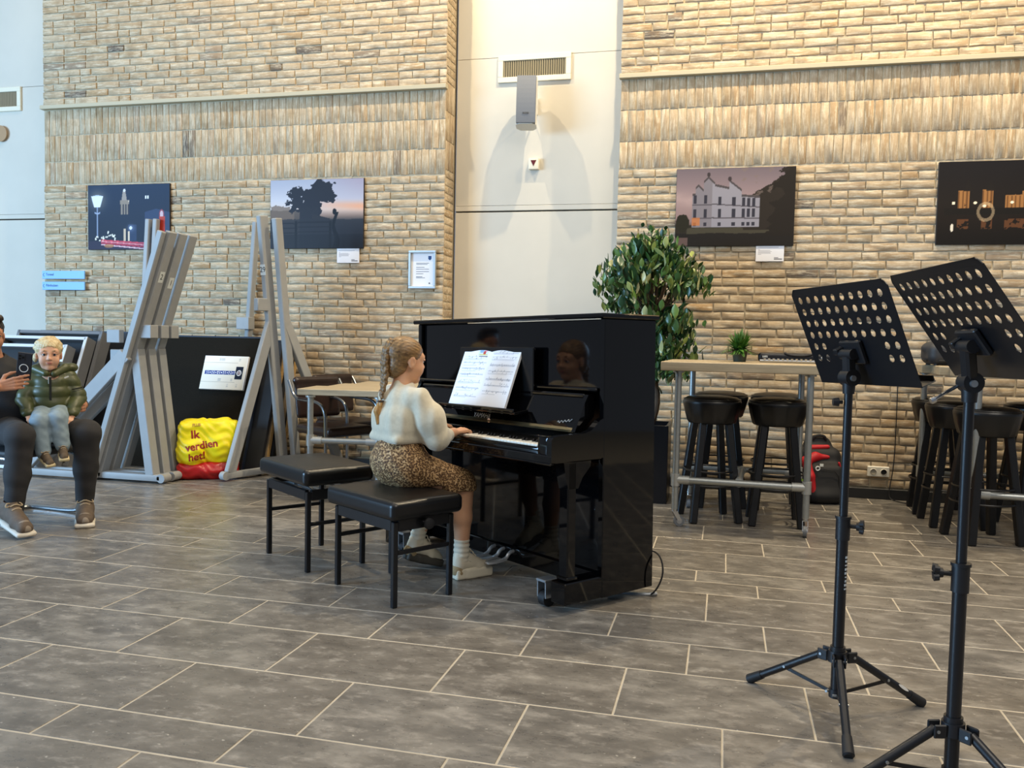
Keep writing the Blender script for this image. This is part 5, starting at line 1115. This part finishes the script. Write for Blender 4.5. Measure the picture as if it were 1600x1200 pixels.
lm_ = bpy.data.materials.new('leopard_cloth'); lm_.use_nodes = True; nt = lm_.node_tree; p = nt.nodes['Principled BSDF']; tc = nt.nodes.new('ShaderNodeTexCoord').outputs['Object']
wv = nt.nodes.new('ShaderNodeVectorMath'); wv.operation = 'ADD'; nz = nt.nodes.new('ShaderNodeTexNoise'); nz.inputs['Scale'].default_value = 40; nt.links.new(tc, nz.inputs['Vector']); sc_ = nt.nodes.new('ShaderNodeVectorMath'); sc_.operation = 'SCALE'; sc_.inputs['Scale'].default_value = .010
nt.links.new(nz.outputs['Color'], sc_.inputs[0]); nt.links.new(tc, wv.inputs[0]); nt.links.new(sc_.outputs[0], wv.inputs[1])
vo = nt.nodes.new('ShaderNodeTexVoronoi'); vo.inputs['Scale'].default_value = 125; nt.links.new(wv.outputs[0], vo.inputs['Vector'])
c_ = ramp(nt, vo.outputs['Distance'], [(.15, '#a67c48'), (.28, '#3a2415'), (.50, '#4a2e18'), (.60, '#b08a58'), (1, '#cdb088')]); nt.links.new(c_, p.inputs['Base Color']); p.inputs['Roughness'].default_value = .75
skp = [('e', (gx, .072, .575), (.158, .122, .125), None), ('c', (gx, .075, .60), (gx, .077, .67), .112, .090), ('c', (-.01, .10, .54), (.032, .345, .478), .088, .062), ('c', (-.15, .10, .54), (-.20, .33, .478), .088, .062), ('c', (gx, .14, .53), (gx, .33, .482), .08, .058), ('c', (-.02, .20, .515), (-.10, .345, .478), .066, .055), ('c', (.042, .29, .462), (.045, .37, .450), .048, .05), ('c', (-.21, .28, .462), (-.21, .355, .450), .048, .05),
       ('-b', (gx, .0, .40), (.4, .222, .066), None, .01, .008), ('-b', (gx, .30, .385), (.4, .3, .045), None, .01, .008)]
sdf_mesh('skirt', skp, .0045, lm_, k=.04, parent=G, disp=lambda X, Y, Z: .0022*np.sin(90*X)*np.sin(40*Y+60*Z))
sock = mat('sock_cream', '#d9d0ba', .9, bump=.3, bs=300); shoe_u = mat('shoe_cream', '#d6cbb2', .6, bump=.1, bs=300); shoe_s = mat('shoe_sole_cream', '#e0d6bd', .55); shoe_a = mat('shoe_suede', '#a08b66', .85); lace_c = mat('lace_cream', '#d8d0bc', .8)
rib = lambda X, Y, Z: .0018*np.sin(260*Z)
sdf_mesh('sock', [('c', (.030, .363, .185), (.030, .362, .10), .037, .038)], .0035, sock, parent=G, disp=rib); sdf_mesh('sock', [('c', (-.218, .283, .215), (-.222, .262, .13), .037, .038)], .0035, sock, parent=G, disp=rib)
shoe(G, (.030, .318, .0), (.045, .53, .0), (0, 0, 1), .208, shoe_u, shoe_s, lace_c, .22, shoe_a, .70, 1.5); shoe(G, (-.222, .196, .062), (-.205, .40, .0), (0, .0, 1), .212, shoe_u, mat('shoe_sole_grey', '#4a453c', .6), lace_c, .17, shoe_a, .66, 1.4)
# ------------------------------------------------------------ man with phone, toddler on his lap (local: x to the right in view, -y towards the hall)
mr = R(41.35); mo = Vector((.751*-.36-.661*6.0, .661*-.36+.751*6.0, 0))
Mn = thing('person', 'dark haired man in black jacket filming with a phone, at the left edge', 'person', mo, mr); Mn['skinm'] = 'skin_man'
HM = head_mtx((-.082, .03, 1.112), .238, (.35, -1, -.05))
P_ph = Vector((.122, -.385, .945))
body = xf(head_prims(1), HM)+[('c', (-.075, .06, 1.02), (-.06, .085, .90), .058, .07), ('c', (-.03, .08, .86), (.09, .04, .56), .12, .13), ('c', (-.22, .10, .86), (.11, .11, .86), .06, .06),
    ('c', (-.245, .10, .86), (-.27, -.10, .66), .05, .043), ('c', (-.27, -.10, .66), (-.012, -.40, .825), .043, .028), ('c', (.13, .11, .86), (.30, .15, .67), .05, .043), ('c', (.30, .15, .67), (.425, .0, .685), .043, .028),
    ('c', (.01, .03, .53), (.10, -.46, .55), .075, .055), ('c', (.10, -.46, .55), (.065, -.445, .13), .05, .038), ('c', (.18, .05, .53), (.44, -.36, .545), .075, .055), ('c', (.44, -.36, .545), (.43, -.27, .12), .05, .038)]
body += hand_prims((-.012, -.40, .825), (.93, -.10, .22), (-.15, -1, .12), .180, (0, 0, 1), [(.05, .25, .2), (.25, .45, .35), (.35, .5, .4), (.45, .55, .4)], thumb_open=.8)
body += hand_prims((.425, .0, .685), (.02, -1, .02), (1, .05, .1), .180, (0, 0, 1), [(.35, .5, .35), (.4, .55, .4), (.45, .55, .4), (.5, .6, .4)])
sdf_mesh('body', body, .0045, sk_m, k=.022, parent=Mn); face_parts(HM, Mn, browm, .238)
hm = hairmat('hair_dark', '#140e0a', '#35261b', (60, 60, 20))
sdf_mesh('hair', xf([('e', (0, -.10, .20), (.365, .43, .36), None), ('e', (0, -.30, -.05), (.28, .20, .25), None), ('c', (-.2, .18, .45), (.2, .2, .46), .09, .09), ('c', (.1, .2, .47), (.2, .28, .55), .06, .02), ('c', (-.1, .2, .47), (0, .3, .56), .06, .02), ('c', (.25, .0, .42), (.36, .05, .5), .06, .02), ('-e', (0, .52, -.22), (.42, .42, .50), None, .03)], HM), .0045, hm, k=.012, parent=Mn, disp=lambda X, Y, Z: .003*np.sin(190*X+90*Z)*np.sin(150*Y+60*Z))
jk = mat('black_jacket', '#14151a', .7, var=.1, vs=40, bump=.1, bs=120)
sdf_mesh('jacket', [('c', (-.03, .085, .84), (.07, .05, .60), .155, .165), ('e', (-.05, .09, .86), (.21, .12, .09), None), ('c', (-.06, .085, .90), (-.068, .08, .97), .085, .075), ('c', (-.24, .10, .855), (-.275, -.10, .66), .075, .062), ('c', (-.275, -.10, .66), (-.045, -.365, .805), .062, .045), ('c', (.12, .11, .855), (.30, .155, .67), .075, .062), ('c', (.30, .155, .67), (.41, .03, .685), .060, .044), ('-c', (-.07, .07, .97), (-.075, .03, 1.1), .062, .09, .01)], .006, jk, k=.03, parent=Mn, disp=lambda X, Y, Z: .003*np.sin(60*Z+30*X)*np.sin(40*Y))
sdf_mesh('hoodie_collar', [('c', (-.135, .07, .965), (-.07, -.01, .945), .022, .022), ('c', (-.07, -.01, .945), (-.01, .07, .965), .022, .022)], .004, mat('hoodie_grey', '#4a443c', .9), k=.01, parent=Mn)
jn = mat('charcoal_jeans', '#2b2a2b', .85, var=.18, vs=9, bump=.15, bs=200)
wr = lambda X, Y, Z: .0018*np.sin(55*Z+20*X)*np.sin(38*Y+25*Z)
sdf_mesh('jeans', [('e', (.095, .05, .53), (.19, .15, .11), None), ('c', (.01, .03, .54), (.10, -.455, .552), .096, .073), ('c', (.10, -.455, .548), (.085, -.44, .33), .074, .066), ('c', (.085, -.44, .33), (.066, -.445, .145), .064, .052), ('c', (.18, .05, .54), (.44, -.355, .547), .096, .075), ('c', (.44, -.355, .543), (.435, -.31, .33), .076, .066), ('c', (.435, -.31, .33), (.43, -.272, .145), .064, .053)], .0055, jn, k=.03, parent=Mn, disp=wr)
shm = mat('shoe_taupe', '#5d4f42', .8, var=.12, vs=40); shs = mat('shoe_sole_white', '#cfc8ba', .6); lc2 = mat('lace_beige', '#a8977c', .8); sda = mat('shoe_grey_overlay', '#867a6c', .7)
sk2 = mat('sock_black', '#141416', .9)
for a, b in (((.066, -.446, .16), (.062, -.44, .09)), ((.43, -.272, .16), (.43, -.262, .08))): sdf_mesh('sock', [('c', a, b, .042, .042)], .0045, sk2, parent=Mn)
shoe(Mn, (.012, -.395, .062), (.155, -.685, .0), (0, 0, 1), .30, shm, shs, lc2, .085, sda, .40); shoe(Mn, (.432, -.205, .0), (.424, -.50, .0), (0, 0, 1), .30, shm, shs, lc2, .085, sda, .40)
t = thing('phone', 'dark smartphone with a ring on its back in the man’s hand', 'phone'); t['label'] = 'dark smartphone with a pale ring, held up by the man at left'
ph = Matrix.Rotation(R(-14), 3, 'Z') @ Matrix.Rotation(R(8), 3, 'X') @ Matrix.Rotation(R(7), 3, 'Y'); t.matrix_world = Matrix.Translation(mo) @ Matrix.Rotation(mr, 4, 'Z') @ (Matrix.Translation(P_ph) @ ph.to_4x4())
pcase = mat('phone_case', '#22242a', .25); MB().box((0, 0, 0), (.078, .010, .158), ch=.004).build('case', pcase, t); MB().box((0, .0052, 0), (.070, .001, .148)).build('screen', mat('phone_screen', '#0a0a0c', .1), t)
MB().tube([(.022*math.cos(a), -.0055, -.012+.022*math.sin(a)) for a in [2*math.pi*i/24 for i in range(24)]], .0024, n=6, closed=True).build('ring', mat('phone_ring', '#d8d4cc', .4), t)
cb = MB().box((-.016, -.0055, .05), (.036, .003, .038), ch=.001).build('camera_bump', pcase, t)
for x, z in ((-.024, .058), (-.024, .042), (-.008, .050)): MB().cyl((x, -.007, z), (x, -.009, z), .0062, n=12).build('lens', mat('lens_black', '#050506', .05), cb)
# chair below the man
t = thing('tube_chair', 'steel tube chair under the man with the toddler', 'chair', mo, mr+R(42)); q = Matrix.Rotation(R(-42), 3, 'Z'); cx, cy = (q @ Vector((.10, .0, 0))).xy
sdf_mesh('seat', [('b', (cx, cy, .415), (.21, .21, .022), None, .02)], .008, mat('chair_seat_dark', '#1c1d20', .6), parent=t); MB().box((cx, cy+.22, .68), (.40, .03, .22), ch=.01).build('backrest', mat('chair_seat_dark', '#1c1d20', .6), t)
for s in (-1, 1): MB().tube([(cx+s*.20, cy+.225, .78), (cx+s*.20, cy+.205, .42), (cx+s*.205, cy+.15, .39), (cx+s*.205, cy-.18, .39), (cx+s*.205, cy-.225, .35), (cx+s*.205, cy-.225, .05), (cx+s*.205, cy-.20, .013), (cx+s*.205, cy+.16, .013), (cx+s*.17, cy+.20, .013), (cx, cy+.20, .013)], .0125, n=10, smooth=2).build('side_tube', tubem, t)
# toddler
To = thing('person', 'blond toddler in olive puffer jacket and jeans on the man’s lap', 'person'); To['label'] = 'blond toddler in olive puffer jacket and pale jeans sitting on the lap'; To['skinm'] = 'skin_toddler'
To.location = mo; To.rotation_euler = (0, 0, mr)
HM = head_mtx((.242, -.175, 1.008), .196, (.06, -1, -.02))
body = xf(head_prims(1, 1), HM)+[('c', (.242, -.155, .95), (.25, -.145, .86), .038, .05), ('c', (.25, -.14, .84), (.25, -.13, .67), .08, .09), ('c', (.155, -.12, .85), (.35, -.12, .855), .04, .04), ('c', (.155, -.12, .85), (.112, -.16, .735), .034, .03), ('c', (.112, -.16, .735), (.132, -.25, .655), .03, .022), ('c', (.35, -.12, .86), (.396, -.14, .745), .034, .03), ('c', (.396, -.14, .745), (.362, -.265, .645), .03, .022),
     ('c', (.205, -.15, .66), (.20, -.36, .625), .055, .042), ('c', (.20, -.36, .62), (.215, -.395, .43), .042, .028), ('c', (.30, -.15, .66), (.285, -.36, .635), .055, .042), ('c', (.285, -.36, .63), (.315, -.395, .46), .042, .028)]
tc_ = [(.5, .7, .5)]*4
body += hand_prims((.132, -.25, .655), (.25, -.75, -.6), (-.4, -.5, .75), .095, (1, 0, .2), tc_, kk=.004) + hand_prims((.362, -.265, .645), (-.2, -.75, -.6), (.4, -.5, .75), .095, (-1, 0, .2), tc_, kk=.004)
sdf_mesh('body', body, .0036, sk_t, k=.016, parent=To); face_parts(HM, To, mat('brow_blond', '#a8845c', .8), .19)
ht = hairmat('hair_pale_blond', '#b89a68', '#e6d4a8', (50, 50, 40))
curls = [('e', (0, -.09, .185), (.385, .44, .375), None), ('e', (0, -.28, -.02), (.31, .22, .25), None)]; r3 = random.Random(9)
for i in range(46):
    a, e = r3.uniform(0, 2*math.pi), r3.uniform(-.1, 1.3); c = (.37*math.cos(a)*math.cos(e), -.09+.42*math.sin(a)*math.cos(e), .17+.345*math.sin(e))
    if c[1] > .12 and c[2] < .34: continue
    curls.append(('e', c, (.05, .05, .045), None, .05))
curls += [('e', (.36, -.2, -.12), (.07, .12, .14), None)]
curls.append(('-e', (0, .52, -.20), (.42, .42, .50), None, .03))
sdf_mesh('hair', xf(curls, HM), .0034, ht, k=.012, parent=To, disp=lambda X, Y, Z: .0014*np.sin(330*X+120*Z)*np.sin(280*Y+170*Z))
puff = mat('olive_puffer', '#454a28', .42, var=.15, vs=20, bump=.25, bs=40)
pz = lambda X, Y, Z: -.0065*np.abs(np.sin(math.pi*(Z-.63)/.062+12*(Y+.14)**2))+.003
sdf_mesh('puffer_jacket', [('e', (.25, -.135, .76), (.112, .10, .145), None), ('e', (.25, -.13, .69), (.118, .11, .075), None), ('e', (.25, -.13, .855), (.105, .08, .065), None), ('c', (.155, -.125, .85), (.112, -.16, .74), .050, .044), ('c', (.112, -.16, .74), (.132, -.24, .668), .044, .035), ('c', (.350, -.125, .858), (.398, -.14, .748), .050, .044), ('c', (.398, -.14, .748), (.362, -.252, .658), .044, .035)], .0042, puff, k=.02, parent=To, disp=pz)
drk = mat('dark_trim', '#1c1d16', .6)
sdf_mesh('collar', [('c', (.172, -.15, .918), (.225, -.225, .895), .026, .020), ('c', (.172, -.13, .918), (.20, -.07, .93), .028, .028), ('c', (.20, -.07, .93), (.30, -.07, .93), .028, .028), ('c', (.30, -.07, .93), (.328, -.14, .925), .028, .026), ('c', (.328, -.14, .925), (.27, -.225, .892), .026, .020), ('e', (.355, -.10, .925), (.045, .05, .03), None)], .0036, puff, k=.012, parent=To)
zp = MB().box((.25, -.242, .80), (.012, .006, .15), Matrix.Rotation(R(7), 3, 'X')).build('zip', drk, To); MB().box((.247, -.247, .855), (.017, .006, .045), Matrix.Rotation(R(7), 3, 'X'), ch=.002).build('zip_pull', mat('zip_silver', '#a9a89c', .35, .8), zp)
for z in (.80, .785, .77): MB().tube([(.382+.046*math.cos(a), -.137+.046*math.sin(a), z+.012*math.cos(a)) for a in [2*math.pi*i/20 for i in range(20)]], .0035, n=6, closed=True).build('sleeve_stripe', drk, To)
MB().box((.335, -.212, .872), (.026, .004, .008), Matrix.Rotation(R(-25), 3, 'Y')).build('jacket_badge', numw, To)
pj = mat('pale_jeans', '#8496a0', .85, var=.2, vs=16, bump=.15, bs=220)
sdf_mesh('jeans', [('e', (.25, -.14, .655), (.11, .10, .05), None), ('c', (.205, -.16, .655), (.198, -.365, .622), .062, .052), ('c', (.198, -.365, .618), (.213, -.395, .45), .052, .042), ('c', (.30, -.16, .655), (.287, -.365, .632), .062, .052), ('c', (.287, -.365, .628), (.313, -.395, .485), .052, .042)], .0038, pj, k=.02, parent=To, disp=lambda X, Y, Z: 0.0015*np.sin(120*Z+50*X)*np.sin(70*Y+40*X))
ts = mat('toddler_shoe', '#5a4c3c', .8, var=.2, vs=50); tso = mat('toddler_sole', '#c9b78c', .6)
shoe(To, (.205, -.365, .405), (.255, -.495, .368), (.0, -.25, 1), .150, ts, tso, lc2, .12, None, .42); shoe(To, (.312, -.365, .43), (.322, -.505, .40), (.0, -.2, 1), .150, ts, tso, lc2, .12, None, .42)
